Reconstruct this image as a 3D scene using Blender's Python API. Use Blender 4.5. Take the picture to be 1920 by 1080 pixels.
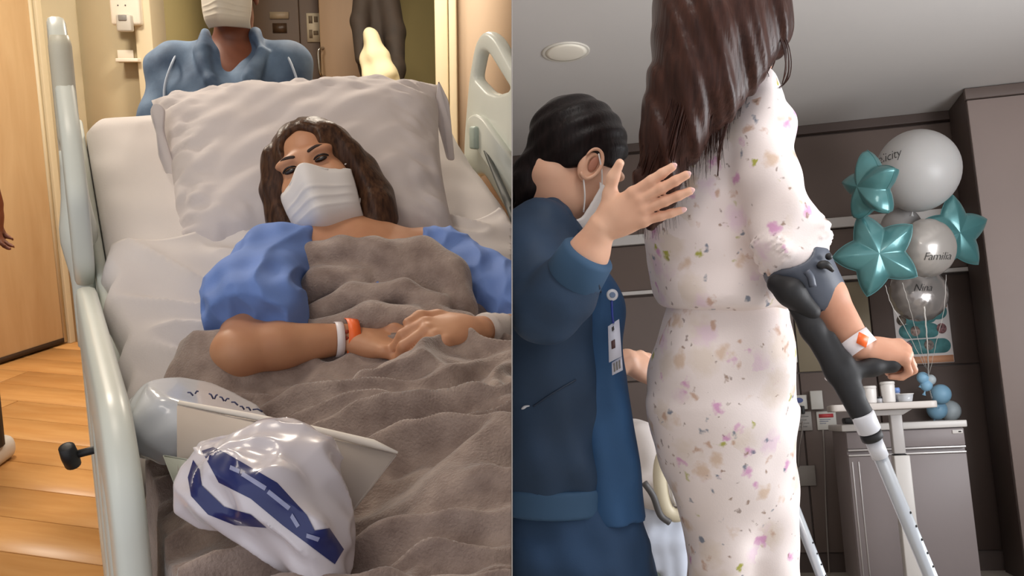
import bpy, bmesh, math, random
import numpy as np
from mathutils import Matrix, Vector

random.seed(7)
for o in list(bpy.data.objects):
    bpy.data.objects.remove(o)
SC = bpy.context.scene
COL = SC.collection

# ------------------------------------------------------------------ camera, light, exposure
FPX = 1920 * 32.0 / 36.0            # focal length in pixels of the 1920 wide frame
PITCH = math.atan(360 / FPX)        # the ward corridor is seen looking down a little
HA = 1.30                           # camera height above the corridor floor
HB = 0.80                           # camera height above the patient room floor
cam_d = bpy.data.cameras.new('camera')
cam_d.lens = 32.0
cam_d.sensor_width = 36.0
cam_d.clip_start = 0.05
cam = bpy.data.objects.new('camera', cam_d)
COL.objects.link(cam)
cam.location = (0, 0, HA)
cam.rotation_euler = (math.pi / 2 - PITCH, 0, 0)
SC.camera = cam

SC.view_settings.view_transform = 'Standard'
SC.view_settings.look = 'None'
SC.view_settings.gamma = 1.0
SC.view_settings.use_curve_mapping = False
SC.view_settings.exposure = 0.0

world = bpy.data.worlds.new('world')
SC.world = world
world.use_nodes = True
world.node_tree.nodes['Background'].inputs[0].default_value = (0.97, 0.96, 1.0, 1)
world.node_tree.nodes['Background'].inputs[1].default_value = 0.88

# view frame (x right, y away, z up, origin at the camera) -> world
cp, sp = math.cos(PITCH), math.sin(PITCH)
KV = Matrix(((1, 0, 0, 0), (0, cp, sp, 0), (0, -sp, cp, HA), (0, 0, 0, 1)))
# patient room frame (x along its back wall, y away, z up) -> world: that room is turned and
# tilted against the corridor, the two places meet only at the thin partition between them
BB, BR, BY = math.radians(9.0), math.radians(2.5), math.radians(11.5)


def _room_b():
    cy, sy = math.cos(BY), math.sin(BY)
    m = np.array([[cy, sy, 0], [0, 0, 1.0], [-sy, cy, 0]])            # columns wx wy wz in (right, up, fwd)
    cb, sb = math.cos(BB), math.sin(BB)
    p = np.array([[1, 0, 0], [0, cb, -sb], [0, sb, cb]])
    cr, sr = math.cos(BR), math.sin(BR)
    q = np.array([[cr, -sr, 0], [sr, cr, 0], [0, 0, 1]])
    r = q @ p @ m
    r = r[[0, 2, 1], :]                                                # to (right, fwd, up)
    t = -r @ np.array([0, 0, HB])
    M = Matrix([[*r[i], t[i]] for i in range(3)] + [[0, 0, 0, 1]])
    return KV @ M


MB_ = _room_b()
MBI = MB_.inverted()


def P(px, py, d):
    """view-frame point at pixel (1920x1080) and distance d along the camera axis"""
    return np.array([(px - 960) / FPX * d, d, (540 - py) / FPX * d])


def W(px, py, d):
    return KV @ Vector(P(px, py, d))


def hit_a(px, py, n, c):
    """corridor: where the ray through a pixel meets the plane n.p = c"""
    o = Vector((0, 0, HA)); r = W(px, py, 1.0) - o; n = Vector(n)
    return o + r * ((c - n.dot(o)) / n.dot(r))


def hit_b(px, py, n, c):
    o = MBI @ Vector((0, 0, HA)); r = MBI @ W(px, py, 1.0) - o; n = Vector(n)
    return o + r * ((c - n.dot(o)) / n.dot(r))

# ------------------------------------------------------------------ materials
MATS = {}


def lin(c):
    return tuple(((v / 255) / 12.92 if v / 255 <= 0.04045 else ((v / 255 + 0.055) / 1.055) ** 2.4) for v in c) + (1,)


def mat(name, rgb, rough=0.6, metal=0.0, noise=0.0, nscale=8.0, bump=0.0, bscale=120.0, sheen=0.0, sss=0.0,
        stretch=None, alpha=1.0, coat=0.0, rgb2=None, trans=0.0, spec=None):
    """principled material; rgb in sRGB 0..255; noise mixes towards rgb2 (or a darker tone) in blotches"""
    if name in MATS:
        return MATS[name]
    m = bpy.data.materials.new(name)
    m.use_nodes = True
    nt = m.node_tree
    b = nt.nodes['Principled BSDF']
    b.inputs['Base Color'].default_value = lin(rgb)
    b.inputs['Roughness'].default_value = rough
    b.inputs['Metallic'].default_value = metal
    if spec is not None:
        b.inputs['Specular IOR Level'].default_value = spec
    if sheen:
        b.inputs['Sheen Weight'].default_value = sheen
        b.inputs['Sheen Roughness'].default_value = 0.4
    if coat:
        b.inputs['Coat Weight'].default_value = coat
    if trans:
        b.inputs['Transmission Weight'].default_value = trans
    if alpha < 1:
        b.inputs['Alpha'].default_value = alpha
    if sss:
        b.inputs['Subsurface Weight'].default_value = sss
        b.inputs['Subsurface Radius'].default_value = (0.012, 0.005, 0.003)
    tc = nt.nodes.new('ShaderNodeTexCoord')
    src = tc.outputs['Object']
    if stretch:
        mp = nt.nodes.new('ShaderNodeMapping')
        mp.inputs['Scale'].default_value = stretch
        nt.links.new(src, mp.inputs['Vector'])
        src = mp.outputs['Vector']
    if noise:
        n = nt.nodes.new('ShaderNodeTexNoise')
        n.inputs['Scale'].default_value = nscale
        n.inputs['Detail'].default_value = 4
        nt.links.new(src, n.inputs['Vector'])
        r = nt.nodes.new('ShaderNodeValToRGB')
        r.color_ramp.elements[0].position = 0.32
        r.color_ramp.elements[1].position = 0.68
        c2 = rgb2 if rgb2 else tuple(max(0, v * (1 - noise)) for v in rgb)
        r.color_ramp.elements[0].color = lin(c2)
        r.color_ramp.elements[1].color = lin(rgb)
        nt.links.new(n.outputs['Fac'], r.inputs['Fac'])
        nt.links.new(r.outputs['Color'], b.inputs['Base Color'])
    if bump:
        n2 = nt.nodes.new('ShaderNodeTexNoise')
        n2.inputs['Scale'].default_value = bscale
        n2.inputs['Detail'].default_value = 3
        nt.links.new(src, n2.inputs['Vector'])
        bp = nt.nodes.new('ShaderNodeBump')
        bp.inputs['Strength'].default_value = bump
        bp.inputs['Distance'].default_value = 0.004
        nt.links.new(n2.outputs['Fac'], bp.inputs['Height'])
        nt.links.new(bp.outputs['Normal'], b.inputs['Normal'])
    MATS[name] = m
    return m


# ------------------------------------------------------------------ objects
def tag(o, label=None, cat=None, group=None, kind=None):
    if label: o['label'] = label
    if cat: o['category'] = cat
    if group: o['group'] = group
    if kind: o['kind'] = kind
    return o


def thing(name, label, cat, loc=(0, 0, 0), group=None, kind=None):
    o = bpy.data.objects.new(name, None)
    COL.objects.link(o)
    o.location = loc
    o.empty_display_size = 0.1
    return tag(o, label, cat, group, kind)


def ploc(p):
    v = Vector((0, 0, 0))
    while p is not None:
        v += p.location
        p = p.parent
    return v


PLANE_GAP = 0.0009


def obj(name, vf, material, parent=None, smooth=True, xf=None, side=None, loc=None):
    """mesh object from (verts, faces) given in frame xf (Matrix -> world). side=-1 / +1 trims at the partition."""
    v, f = vf
    v = np.asarray(v, dtype=float).reshape(-1, 3)
    if xf is not None:
        m = np.array(xf)
        v = v @ m[:3, :3].T + m[:3, 3]
    if side and ((side < 0 and v[:, 0].max() > -PLANE_GAP) or (side > 0 and v[:, 0].min() < PLANE_GAP)):
        bm = bmesh.new()
        bv = [bm.verts.new(p) for p in v]
        for q in f:
            try:
                bm.faces.new([bv[i] for i in q])
            except ValueError:
                pass
        r = bmesh.ops.bisect_plane(bm, geom=bm.verts[:] + bm.edges[:] + bm.faces[:], plane_co=(side * PLANE_GAP, 0, 0),
                                   plane_no=(-side, 0, 0), clear_outer=True)
        bmesh.ops.holes_fill(bm, edges=[e for e in r['geom_cut'] if isinstance(e, bmesh.types.BMEdge)])
        base = ploc(parent) if parent else Vector(loc or (0, 0, 0))
        for x in bm.verts:
            x.co -= base
        me = bpy.data.meshes.new(name)
        bm.to_mesh(me)
        bm.free()
    else:
        base = ploc(parent) if parent else Vector(loc or (0, 0, 0))
        v = v - np.array(base)
        me = bpy.data.meshes.new(name)
        fl = np.array([len(q) for q in f], dtype=np.int32) if not isinstance(f, np.ndarray) else np.full(len(f), f.shape[1], np.int32)
        fi = np.concatenate([np.asarray(q, dtype=np.int32) for q in f]) if not isinstance(f, np.ndarray) else f.astype(np.int32).ravel()
        me.vertices.add(len(v)); me.vertices.foreach_set('co', v.astype(np.float32).ravel())
        me.loops.add(len(fi)); me.loops.foreach_set('vertex_index', fi)
        me.polygons.add(len(fl))
        me.polygons.foreach_set('loop_start', np.concatenate([[0], np.cumsum(fl)[:-1]]).astype(np.int32))
        me.update(calc_edges=True)
    me.validate()
    if smooth:
        me.polygons.foreach_set('use_smooth', np.ones(len(me.polygons), bool))
    me.materials.append(material)
    o = bpy.data.objects.new(name, me)
    COL.objects.link(o)
    if parent:
        o.parent = parent
    elif loc:
        o.location = loc
    return o


def flat(o, angle=40):
    """smooth shading with sharp edges above an angle"""
    me = o.data
    bm = bmesh.new(); bm.from_mesh(me)
    for e in bm.edges:
        if len(e.link_faces) == 2 and e.calc_face_angle(0) > math.radians(angle):
            e.smooth = False
    bm.to_mesh(me); bm.free()
    return o


def join(*parts):
    vs, fs, n = [], [], 0
    for v, f in parts:
        v = np.asarray(v, dtype=float).reshape(-1, 3)
        vs.append(v)
        fs += [tuple(int(i) + n for i in q) for q in f]
        n += len(v)
    return np.concatenate(vs), fs


def bm_out(bm):
    bm.verts.index_update()
    r = (np.array([x.co[:] for x in bm.verts]), [tuple(x.index for x in q.verts) for q in bm.faces])
    bm.free()
    return r


def box(lo, hi, bev=0.0, seg=2):
    lo, hi = np.minimum(lo, hi), np.maximum(lo, hi)
    bm = bmesh.new()
    bmesh.ops.create_cube(bm, size=1.0)
    for x in bm.verts:
        x.co = Vector([lo[i] + (x.co[i] + 0.5) * (hi[i] - lo[i]) for i in range(3)])
    if bev:
        bmesh.ops.bevel(bm, geom=bm.edges[:], offset=bev, segments=seg, affect='EDGES', profile=0.5)
    return bm_out(bm)


def xform(vf, m):
    v, f = vf
    a = np.array(m)
    return np.asarray(v) @ a[:3, :3].T + a[:3, 3], f


def prism(poly, thick, bev=0.0, hole=None, seg=2):
    """polygon in the local x-z plane (list of (x, z)), extruded along y by thick; optional hole polygons bridged"""
    bm = bmesh.new()
    if hole is None:
        vs = [bm.verts.new((x, 0, z)) for x, z in poly]
        fc = bm.faces.new(vs)
        fs = [fc]
    else:
        rings = [poly] + hole
        edges = []
        for r in rings:
            vs = [bm.verts.new((x, 0, z)) for x, z in r]
            edges += [bm.edges.new((vs[i], vs[(i + 1) % len(vs)])) for i in range(len(vs))]
        g = bmesh.ops.triangle_fill(bm, edges=edges, use_beauty=True, normal=(0, 1, 0))
        fs = [x for x in g['geom'] if isinstance(x, bmesh.types.BMFace)]
    r = bmesh.ops.extrude_face_region(bm, geom=fs)
    nv = [x for x in r['geom'] if isinstance(x, bmesh.types.BMVert)]
    bmesh.ops.translate(bm, vec=(0, thick, 0), verts=nv)
    bmesh.ops.recalc_face_normals(bm, faces=bm.faces[:])
    if bev:
        es = [e for e in bm.edges if len(e.link_faces) == 2 and e.calc_face_angle(0) > 0.9]
        bmesh.ops.bevel(bm, geom=es, offset=bev, segments=seg, affect='EDGES', profile=0.5)
    return bm_out(bm)


def rounded(poly, r, n=5):
    """round the corners of a 2-D polygon"""
    out = []
    m = len(poly)
    rr = r if isinstance(r, (list, tuple)) else [r] * m
    for i in range(m):
        a, b, c = (np.array(poly[(i + k) % m], float) for k in (-1, 0, 1))
        u, w = a - b, c - b
        lu, lw = np.linalg.norm(u), np.linalg.norm(w)
        t = min(rr[i], lu * 0.48, lw * 0.48)
        p0, p1 = b + u / lu * t, b + w / lw * t
        for k in range(n + 1):
            s = k / n
            out.append(tuple((1 - s) ** 2 * p0 + 2 * s * (1 - s) * b + s * s * p1))
    return out


def spline(pts, n):
    """Catmull-Rom through points"""
    p = np.asarray(pts, float)
    p = np.concatenate([[2 * p[0] - p[1]], p, [2 * p[-1] - p[-2]]])
    out = []
    m = len(p) - 3
    for u in np.linspace(0, m - 1e-9, n):
        i = int(u); t = u - i
        a, b, c, d = p[i:i + 4]
        out.append(0.5 * (2 * b + (c - a) * t + (2 * a - 5 * b + 4 * c - d) * t * t + (3 * b - a - 3 * c + d) * t ** 3))
    return np.array(out)


def tube(pts, r, n=8, cap=True, up=None, flatn=None):
    """tube along a polyline; r scalar or per-point; flatn: (vector, factor) squashes the section along a direction"""
    p = np.asarray(pts, float)
    m = len(p)
    rr = np.full(m, r) if np.isscalar(r) else np.asarray(r, float)
    t = np.gradient(p, axis=0)
    t /= np.linalg.norm(t, axis=1)[:, None] + 1e-12
    u = np.array(up if up is not None else ([0, 0, 1] if abs(t[0][2]) < 0.9 else [1, 0, 0]), float)
    vs = []
    for i in range(m):
        u = u - t[i] * (u @ t[i]); u /= np.linalg.norm(u) + 1e-12
        w = np.cross(t[i], u)
        for k in range(n):
            a = 2 * math.pi * k / n
            off = (u * math.cos(a) + w * math.sin(a)) * rr[i]
            if flatn is not None:
                fn = np.asarray(flatn[0], float)
                off = off - fn * (off @ fn) * (1 - flatn[1])
            vs.append(p[i] + off)
    fs = [(i * n + k, i * n + (k + 1) % n, (i + 1) * n + (k + 1) % n, (i + 1) * n + k) for i in range(m - 1) for k in range(n)]
    if cap:
        fs.append(tuple(range(n - 1, -1, -1)))
        fs.append(tuple((m - 1) * n + k for k in range(n)))
    return np.array(vs), fs


def lathe(prof, n=24, m=None):
    """profile [(r, z)] turned round z"""
    vs = [(r * math.cos(2 * math.pi * k / n), r * math.sin(2 * math.pi * k / n), z) for r, z in prof for k in range(n)]
    q = len(prof)
    fs = [(i * n + k, i * n + (k + 1) % n, (i + 1) * n + (k + 1) % n, (i + 1) * n + k) for i in range(q - 1) for k in range(n)]
    fs.append(tuple(range(n - 1, -1, -1)))
    fs.append(tuple((q - 1) * n + k for k in range(n)))
    r = (np.array(vs), fs)
    return xform(r, m) if m is not None else r


def ball(c, r, nu=24, nv=14):
    r = np.array([r, r, r]) if np.isscalar(r) else np.array(r)
    prof = [(max(math.sin(math.pi * i / nv), 0.002), -math.cos(math.pi * i / nv)) for i in range(nv + 1)]
    v, f = lathe(prof, nu)
    return v * r + np.array(c), f


def grid_mesh(p, close_u=False):
    """quads over an (n, m, 3) array of points"""
    n, m = p.shape[:2]
    i, j = np.meshgrid(np.arange(n - (0 if close_u else 1)), np.arange(m - 1), indexing='ij')
    a = (i * m + j).ravel(); b = (((i + 1) % n) * m + j).ravel()
    return p.reshape(-1, 3), np.stack([a, b, b + 1, a + 1], 1)


def shell(vf, t):
    """give a grid surface a thickness (closed slab) along vertex normals"""
    bm = bmesh.new()
    bv = [bm.verts.new(p) for p in vf[0]]
    for q in vf[1]:
        bm.faces.new([bv[i] for i in q])
    bm.normal_update()
    bmesh.ops.solidify(bm, geom=bm.faces[:], thickness=t)
    return bm_out(bm)


# ------------------------------------------------------------------ sculpting: distance fields and their surface
def smin(a, b, k):
    if k <= 0:
        return np.minimum(a, b)
    h = np.clip(0.5 + 0.5 * (b - a) / k, 0, 1)
    return b + (a - b) * h - k * h * (1 - h)


class Clay:
    """union of soft primitives on a grid; mesh() gives one continuous surface"""

    def __init__(self, lo, hi, h):
        self.h, self.ops = h, []

    def put(self, fn, lo, hi, k=0.0, cut=False):
        self.ops.append(('put', fn, np.asarray(lo, float), np.asarray(hi, float), k, cut))
        return self

    def _bake(self):
        h = self.h
        adds = [o for o in self.ops if o[0] == 'put' and not o[5]]
        pad = .016 + 4 * h
        self.lo = np.min([o[2] for o in adds], 0) - pad
        hi = np.max([o[3] for o in adds], 0) + pad
        self.n = np.ceil((hi - self.lo) / h).astype(int) + 1
        self.F = np.full(self.n, 0.2, np.float32)
        self.ax = [(self.lo[i] + h * np.arange(self.n[i])).astype(np.float32) for i in range(3)]
        full = (self.ax[0][:, None, None], self.ax[1][None, :, None], self.ax[2][None, None, :])
        for o in self.ops:
            if o[0] == 'put':
                _, fn, lo, hi, k, cut = o
                p_ = k + 4 * h
                a = np.clip(np.floor((lo - p_ - self.lo) / h).astype(int), 0, self.n)
                b = np.clip(np.ceil((hi + p_ - self.lo) / h).astype(int) + 1, 0, self.n)
                if (b <= a).any():
                    continue
                s = tuple(slice(a[i], b[i]) for i in range(3))
                d = fn(self.ax[0][s[0]][:, None, None], self.ax[1][s[1]][None, :, None], self.ax[2][s[2]][None, None, :]).astype(np.float32)
                self.F[s] = -smin(-self.F[s], d, k) if cut else smin(self.F[s], d, k)
            elif o[0] == 'warp':
                near = np.nonzero(np.abs(self.F) < .05)
                self.F[near] -= np.asarray(o[1](self.ax[0][near[0]], self.ax[1][near[1]], self.ax[2][near[2]]), np.float32)
            else:
                self.F = -smin(-self.F, -(o[1](*full) + 0 * self.F).astype(np.float32), o[2])

    def cap(self, a, b, ra, rb=None, k=0.01, sq=None, cut=False):
        """round cone a-b; sq=(unit vector, factor) squashes it along a direction"""
        a, b = np.asarray(a, float), np.asarray(b, float)
        rb = ra if rb is None else rb
        r = max(ra, rb) * 1.05
        ab = b - a
        L2 = ab @ ab + 1e-12

        def fn(x, y, z):
            px, py, pz = x - a[0], y - a[1], z - a[2]
            t = np.clip((px * ab[0] + py * ab[1] + pz * ab[2]) / L2, 0, 1)
            qx, qy, qz = px - ab[0] * t, py - ab[1] * t, pz - ab[2] * t
            d2 = qx * qx + qy * qy + qz * qz
            if sq is not None:
                n, s = sq
                dn = qx * n[0] + qy * n[1] + qz * n[2]
                d2 = d2 + dn * dn * (1 / (s * s) - 1)
                return (np.sqrt(d2) - (ra + (rb - ra) * t)) * (1 + s) / 2
            return np.sqrt(d2) - (ra + (rb - ra) * t)
        return self.put(fn, np.minimum(a, b) - r, np.maximum(a, b) + r, k, cut)

    def chain(self, pts, rad, k=0.01, sq=None, cut=False):
        for i in range(len(pts) - 1):
            self.cap(pts[i], pts[i + 1], rad[i], rad[i + 1], k, sq, cut)
        return self

    def ell(self, c, r, R=None, k=0.01, cut=False):
        """ellipsoid, R: 3x3 columns = its axes"""
        c, r = np.asarray(c, float), np.asarray(r, float)
        R = np.eye(3) if R is None else np.asarray(R)
        ext = np.sqrt(((R * r) ** 2).sum(1))

        def fn(x, y, z):
            px, py, pz = x - c[0], y - c[1], z - c[2]
            s = 0; g = 0
            for i in range(3):
                q = (px * R[0, i] + py * R[1, i] + pz * R[2, i])
                s = s + (q / r[i]) ** 2
                g = g + (q / r[i] ** 2) ** 2
            k0 = np.sqrt(s)
            return k0 * (k0 - 1) / np.sqrt(g + 1e-9)
        return self.put(fn, c - ext, c + ext, k, cut)

    def loft(self, rings, k=0.01, power=2.0, ax=2):
        """stack of (z, cx, cy, rx, ry) sections interpolated along z"""
        rg = np.array(sorted(rings))
        zz = rg[:, 0]
        lo = np.array([(rg[:, 1] - rg[:, 3]).min(), (rg[:, 2] - rg[:, 4]).min(), zz[0]])
        hi = np.array([(rg[:, 1] + rg[:, 3]).max(), (rg[:, 2] + rg[:, 4]).max(), zz[-1]])
        zf = np.linspace(zz[0], zz[-1], 200)
        fine = []
        for c in range(1, 5):
            y = rg[:, c]
            m = np.gradient(y, zz)
            i = np.clip(np.searchsorted(zz, zf, side='right') - 1, 0, len(zz) - 2)
            hh = zz[i + 1] - zz[i]; t = (zf - zz[i]) / hh
            fine.append((2 * t ** 3 - 3 * t ** 2 + 1) * y[i] + (t ** 3 - 2 * t ** 2 + t) * hh * m[i] + (-2 * t ** 3 + 3 * t ** 2) * y[i + 1] + (t ** 3 - t ** 2) * hh * m[i + 1])

        def fn(x, y, z):
            cx, cy, rx, ry = (np.interp(z.ravel(), zf, q)[None, None, :] for q in fine)
            e = (np.abs((x - cx) / rx) ** power + np.abs((y - cy) / ry) ** power) ** (1 / power)
            d = (e - 1) * np.minimum(rx, ry)
            dz = np.maximum(zz[0] - z, z - zz[-1])
            return np.maximum(d, dz)
        return self.put(fn, lo, hi, k)

    def warp(self, fn):
        """move the surface: fn(x, y, z) is subtracted from the distance (positive swells)"""
        self.ops.append(('warp', fn))
        return self

    def keep(self, fn, k=0.0):
        """intersect with another field"""
        self.ops.append(('keep', fn, k))
        return self

    def slab2(self, poly, d0, half, r, tilt=0.0, k=0.01):
        """cushion over a view-frame outline (x, z) at distance d0, half thick, edges rounded by r, leaning by tilt"""
        pg = np.asarray(poly, float)
        zc = pg[:, 1].mean()

        def fn(x, y, z):
            x2, z2 = x + 0 * z, z + 0 * x
            d = np.full(np.broadcast(x2, z2).shape, 1e3)
            sgn = np.ones_like(d)
            m = len(pg)
            for i in range(m):
                a, b = pg[i], pg[i - 1]
                e = b - a
                wx, wz = x2 - a[0], z2 - a[1]
                t = np.clip((wx * e[0] + wz * e[1]) / (e @ e), 0, 1)
                d = np.minimum(d, (wx - e[0] * t) ** 2 + (wz - e[1] * t) ** 2)
                c1, c2, c3 = z2 >= a[1], z2 < b[1], e[0] * wz > e[1] * wx
                sgn = np.where((c1 & c2 & c3) | (~c1 & ~c2 & ~c3), -sgn, sgn)
            d = np.sqrt(d) * sgn
            qx = d + r
            qy = np.abs(y - (d0 + tilt * (z - zc))) - (half - r)
            return np.minimum(np.maximum(qx, qy), 0) + np.sqrt(np.maximum(qx, 0) ** 2 + np.maximum(qy, 0) ** 2) - r
        h_ = half + abs(tilt) * (pg[:, 1].max() - pg[:, 1].min())
        return self.put(fn, (pg[:, 0].min(), d0 - h_, pg[:, 1].min()), (pg[:, 0].max(), d0 + h_, pg[:, 1].max()), k)

    def mesh(self, smooth=1):
        self._bake()
        F = self.F
        F[0] = F[-1] = 0.1; F[:, 0] = F[:, -1] = 0.1; F[:, :, 0] = F[:, :, -1] = 0.1
        S = F < 0
        c = [S[i:S.shape[0] - 1 + i, j:S.shape[1] - 1 + j, k:S.shape[2] - 1 + k] for i in (0, 1) for j in (0, 1) for k in (0, 1)]
        cnt = sum(q.astype(np.int8) for q in c)
        act = (cnt > 0) & (cnt < 8)
        idx = np.argwhere(act)
        vid = np.full(act.shape, -1, np.int32)
        vid[act] = np.arange(len(idx))
        off = np.array([(i, j, k) for i in (0, 1) for j in (0, 1) for k in (0, 1)])
        val = np.stack([F[idx[:, 0] + o[0], idx[:, 1] + o[1], idx[:, 2] + o[2]] for o in off], 1)
        acc = np.zeros((len(idx), 3)); num = np.zeros(len(idx))
        for a in range(8):
            for b in range(a + 1, 8):
                if np.abs(off[a] - off[b]).sum() != 1:
                    continue
                va, vb = val[:, a], val[:, b]
                cr = (va < 0) != (vb < 0)
                t = np.where(cr, va / np.where(cr, va - vb, 1), 0)
                acc += np.where(cr[:, None], off[a] + t[:, None] * (off[b] - off[a]), 0)
                num += cr
        v = self.lo + self.h * (idx + acc / num[:, None])
        faces = []
        for ax in range(3):
            o1, o2 = [q for q in range(3) if q != ax]
            s0 = [slice(None)] * 3; s1 = [slice(None)] * 3
            s0[ax] = slice(0, -1); s1[ax] = slice(1, None)
            e = np.argwhere(S[tuple(s0)] != S[tuple(s1)])
            e = e[(e[:, o1] > 0) & (e[:, o2] > 0) & (e[:, o1] < act.shape[o1]) & (e[:, o2] < act.shape[o2])]
            q = []
            for d1, d2 in ((1, 1), (0, 1), (0, 0), (1, 0)):
                p = e.copy(); p[:, o1] -= d1; p[:, o2] -= d2
                q.append(vid[p[:, 0], p[:, 1], p[:, 2]])
            q = np.stack(q, 1)
            flip = S[e[:, 0], e[:, 1], e[:, 2]]
            if ax == 1:
                flip = ~flip
            q[~flip] = q[~flip][:, ::-1]
            faces.append(q)
        f = np.concatenate(faces)
        f = f[(f >= 0).all(1)]
        for _ in range(smooth):
            s = np.zeros_like(v); n = np.zeros(len(v))
            for a in range(4):
                for b in (1, 3):
                    np.add.at(s, f[:, a], v[f[:, (a + b) % 4]])
                    np.add.at(n, f[:, a], 1)
            v = 0.4 * v + 0.6 * s / np.maximum(n, 1)[:, None]
        return v, f


def waves(seed, n, lo, hi, dirs=None):
    """a cheap smooth noise: sum of sines of wavelengths lo..hi (metres), roughly within -1..1"""
    rng = np.random.default_rng(seed)
    terms = []
    for i in range(n):
        d = rng.normal(size=3) if dirs is None else np.asarray(dirs[i % len(dirs)]) + rng.normal(size=3) * 0.25
        d = d / np.linalg.norm(d)
        w = 2 * math.pi / (lo * (hi / lo) ** rng.random())
        terms.append((d * w, rng.random() * 6.28))

    def fn(x, y, z):
        s = 0
        for d, ph in terms:
            s = s + np.sin(x * d[0] + y * d[1] + z * d[2] + ph)
        return s / math.sqrt(n) * 0.7
    return fn


def frame(z, y):
    """3x3 rotation with columns x, y, z; z kept, y made square to it"""
    z = np.asarray(z, float); z = z / np.linalg.norm(z)
    y = np.asarray(y, float); y = y - z * (y @ z); y = y / np.linalg.norm(y)
    return np.stack([np.cross(y, z), y, z], 1)

# ------------------------------------------------------------------ lamps of the two places and one added fill
def area(name, loc, rot, size, power, color, size_y=None, xf=None):
    l = bpy.data.lights.new(name, 'AREA')
    l.energy = power
    l.color = color
    l.size = size
    if size_y:
        l.shape = 'RECTANGLE'; l.size_y = size_y
    o = bpy.data.objects.new(name, l)
    COL.objects.link(o)
    m = Matrix.Translation(loc) @ rot.to_4x4()
    o.matrix_world = (xf @ m) if xf else m
    return o


def aim(d):
    return Vector(d).normalized().to_track_quat('-Z', 'Y').to_matrix()


area('corridor_ceiling_lamp', (-0.95, 1.5, 2.62), aim((0.1, 0.15, -1)), 0.45, 8, (1.0, 0.88, 0.74))
area('corridor_ceiling_lamp.001', (-1.9, 3.3, 2.62), aim((0, 0.05, -1)), 0.35, 44, (1.0, 0.89, 0.75))
area('corridor_ceiling_lamp.002', (-0.55, 4.0, 2.62), aim((0, 0, -1)), 0.35, 38, (1.0, 0.89, 0.75))
area('corridor_ceiling_lamp.003', (-1.1, -0.3, 2.62), aim((0, 0.5, -1)), 0.6, 6, (1.0, 0.90, 0.80))
# the patient room's window is in its right hand wall, beside the photographer
area('window_daylight', (2.42, 2.0, 1.35), aim((-1, 0.0, 0.5)), 2.4, 135, (0.95, 0.97, 1.0), 1.5, xf=MB_)
area('patient_room_fill', (0.35, 0.75, 2.36), aim((-0.05, 0.45, -1)), 0.6, 13, (1.0, 0.95, 0.9), xf=MB_)  # added unseen fill, brightens the nurse and the floral pyjamas from the front

# ------------------------------------------------------------------ partition between the two places
y0, y1 = 0.5, 7.5
vs = []
for y, w in ((y0, 0.0003), (y1, 0.002)):
    vs += [(-w, y, -2.2), (w, y, -2.2), (w, y, 4.5), (-w, y, 4.5)]
o = obj('wall_partition', (np.array(vs), [(0, 1, 2, 3), (7, 6, 5, 4), (0, 4, 5, 1), (1, 5, 6, 2), (2, 6, 7, 3), (3, 7, 4, 0)]),
        mat('partition_paint', (176, 168, 160), 0.8), smooth=False)
tag(o, 'thin upright partition dividing the corridor from the patient room', 'wall', kind='structure')

# ------------------------------------------------------------------ corridor shell (world frame)
M_BEIGE = mat('beige_wall', (184, 170, 138), 0.75, noise=0.04, nscale=3, bump=0.05)
M_CREAM = mat('cream_trim', (214, 200, 168), 0.55, noise=0.03, nscale=2)
M_OLIVE = mat('olive_wall', (150, 137, 92), 0.8, noise=0.05, nscale=2)
M_ROSE = mat('rose_beige_wall', (178, 156, 132), 0.75, noise=0.05, nscale=2, bump=0.04)


def wood(name, c1, c2, stretch, scale=6.0, rough=0.45):
    m = mat(name, c1, rough)
    nt = m.node_tree; b = nt.nodes['Principled BSDF']
    tc = nt.nodes.new('ShaderNodeTexCoord')
    mp = nt.nodes.new('ShaderNodeMapping'); mp.inputs['Scale'].default_value = stretch
    n = nt.nodes.new('ShaderNodeTexNoise'); n.inputs['Scale'].default_value = scale; n.inputs['Detail'].default_value = 6
    n.inputs['Distortion'].default_value = 0.6
    oi = nt.nodes.new('ShaderNodeObjectInfo')
    ad = nt.nodes.new('ShaderNodeVectorMath'); ad.operation = 'ADD'
    mu = nt.nodes.new('ShaderNodeVectorMath'); mu.operation = 'SCALE'; mu.inputs['Scale'].default_value = 37.0
    r = nt.nodes.new('ShaderNodeValToRGB')
    r.color_ramp.elements[0].position = 0.3; r.color_ramp.elements[1].position = 0.7
    r.color_ramp.elements[0].color = lin(c2); r.color_ramp.elements[1].color = lin(c1)
    cx = nt.nodes.new('ShaderNodeCombineXYZ')
    for i in range(3):
        nt.links.new(oi.outputs['Random'], cx.inputs[i])
    nt.links.new(tc.outputs['Object'], mp.inputs['Vector'])
    nt.links.new(cx.outputs[0], mu.inputs[0])
    nt.links.new(mp.outputs[0], ad.inputs[0]); nt.links.new(mu.outputs[0], ad.inputs[1])
    nt.links.new(ad.outputs[0], n.inputs['Vector'])
    nt.links.new(n.outputs['Fac'], r.inputs['Fac'])
    mx = nt.nodes.new('ShaderNodeHueSaturation')
    mr = nt.nodes.new('ShaderNodeMapRange'); mr.inputs['To Min'].default_value = 0.95; mr.inputs['To Max'].default_value = 1.05
    nt.links.new(oi.outputs['Random'], mr.inputs['Value'])
    nt.links.new(mr.outputs[0], mx.inputs['Value'])
    nt.links.new(r.outputs[0], mx.inputs['Color'])
    nt.links.new(mx.outputs[0], b.inputs['Base Color'])
    return m


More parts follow.
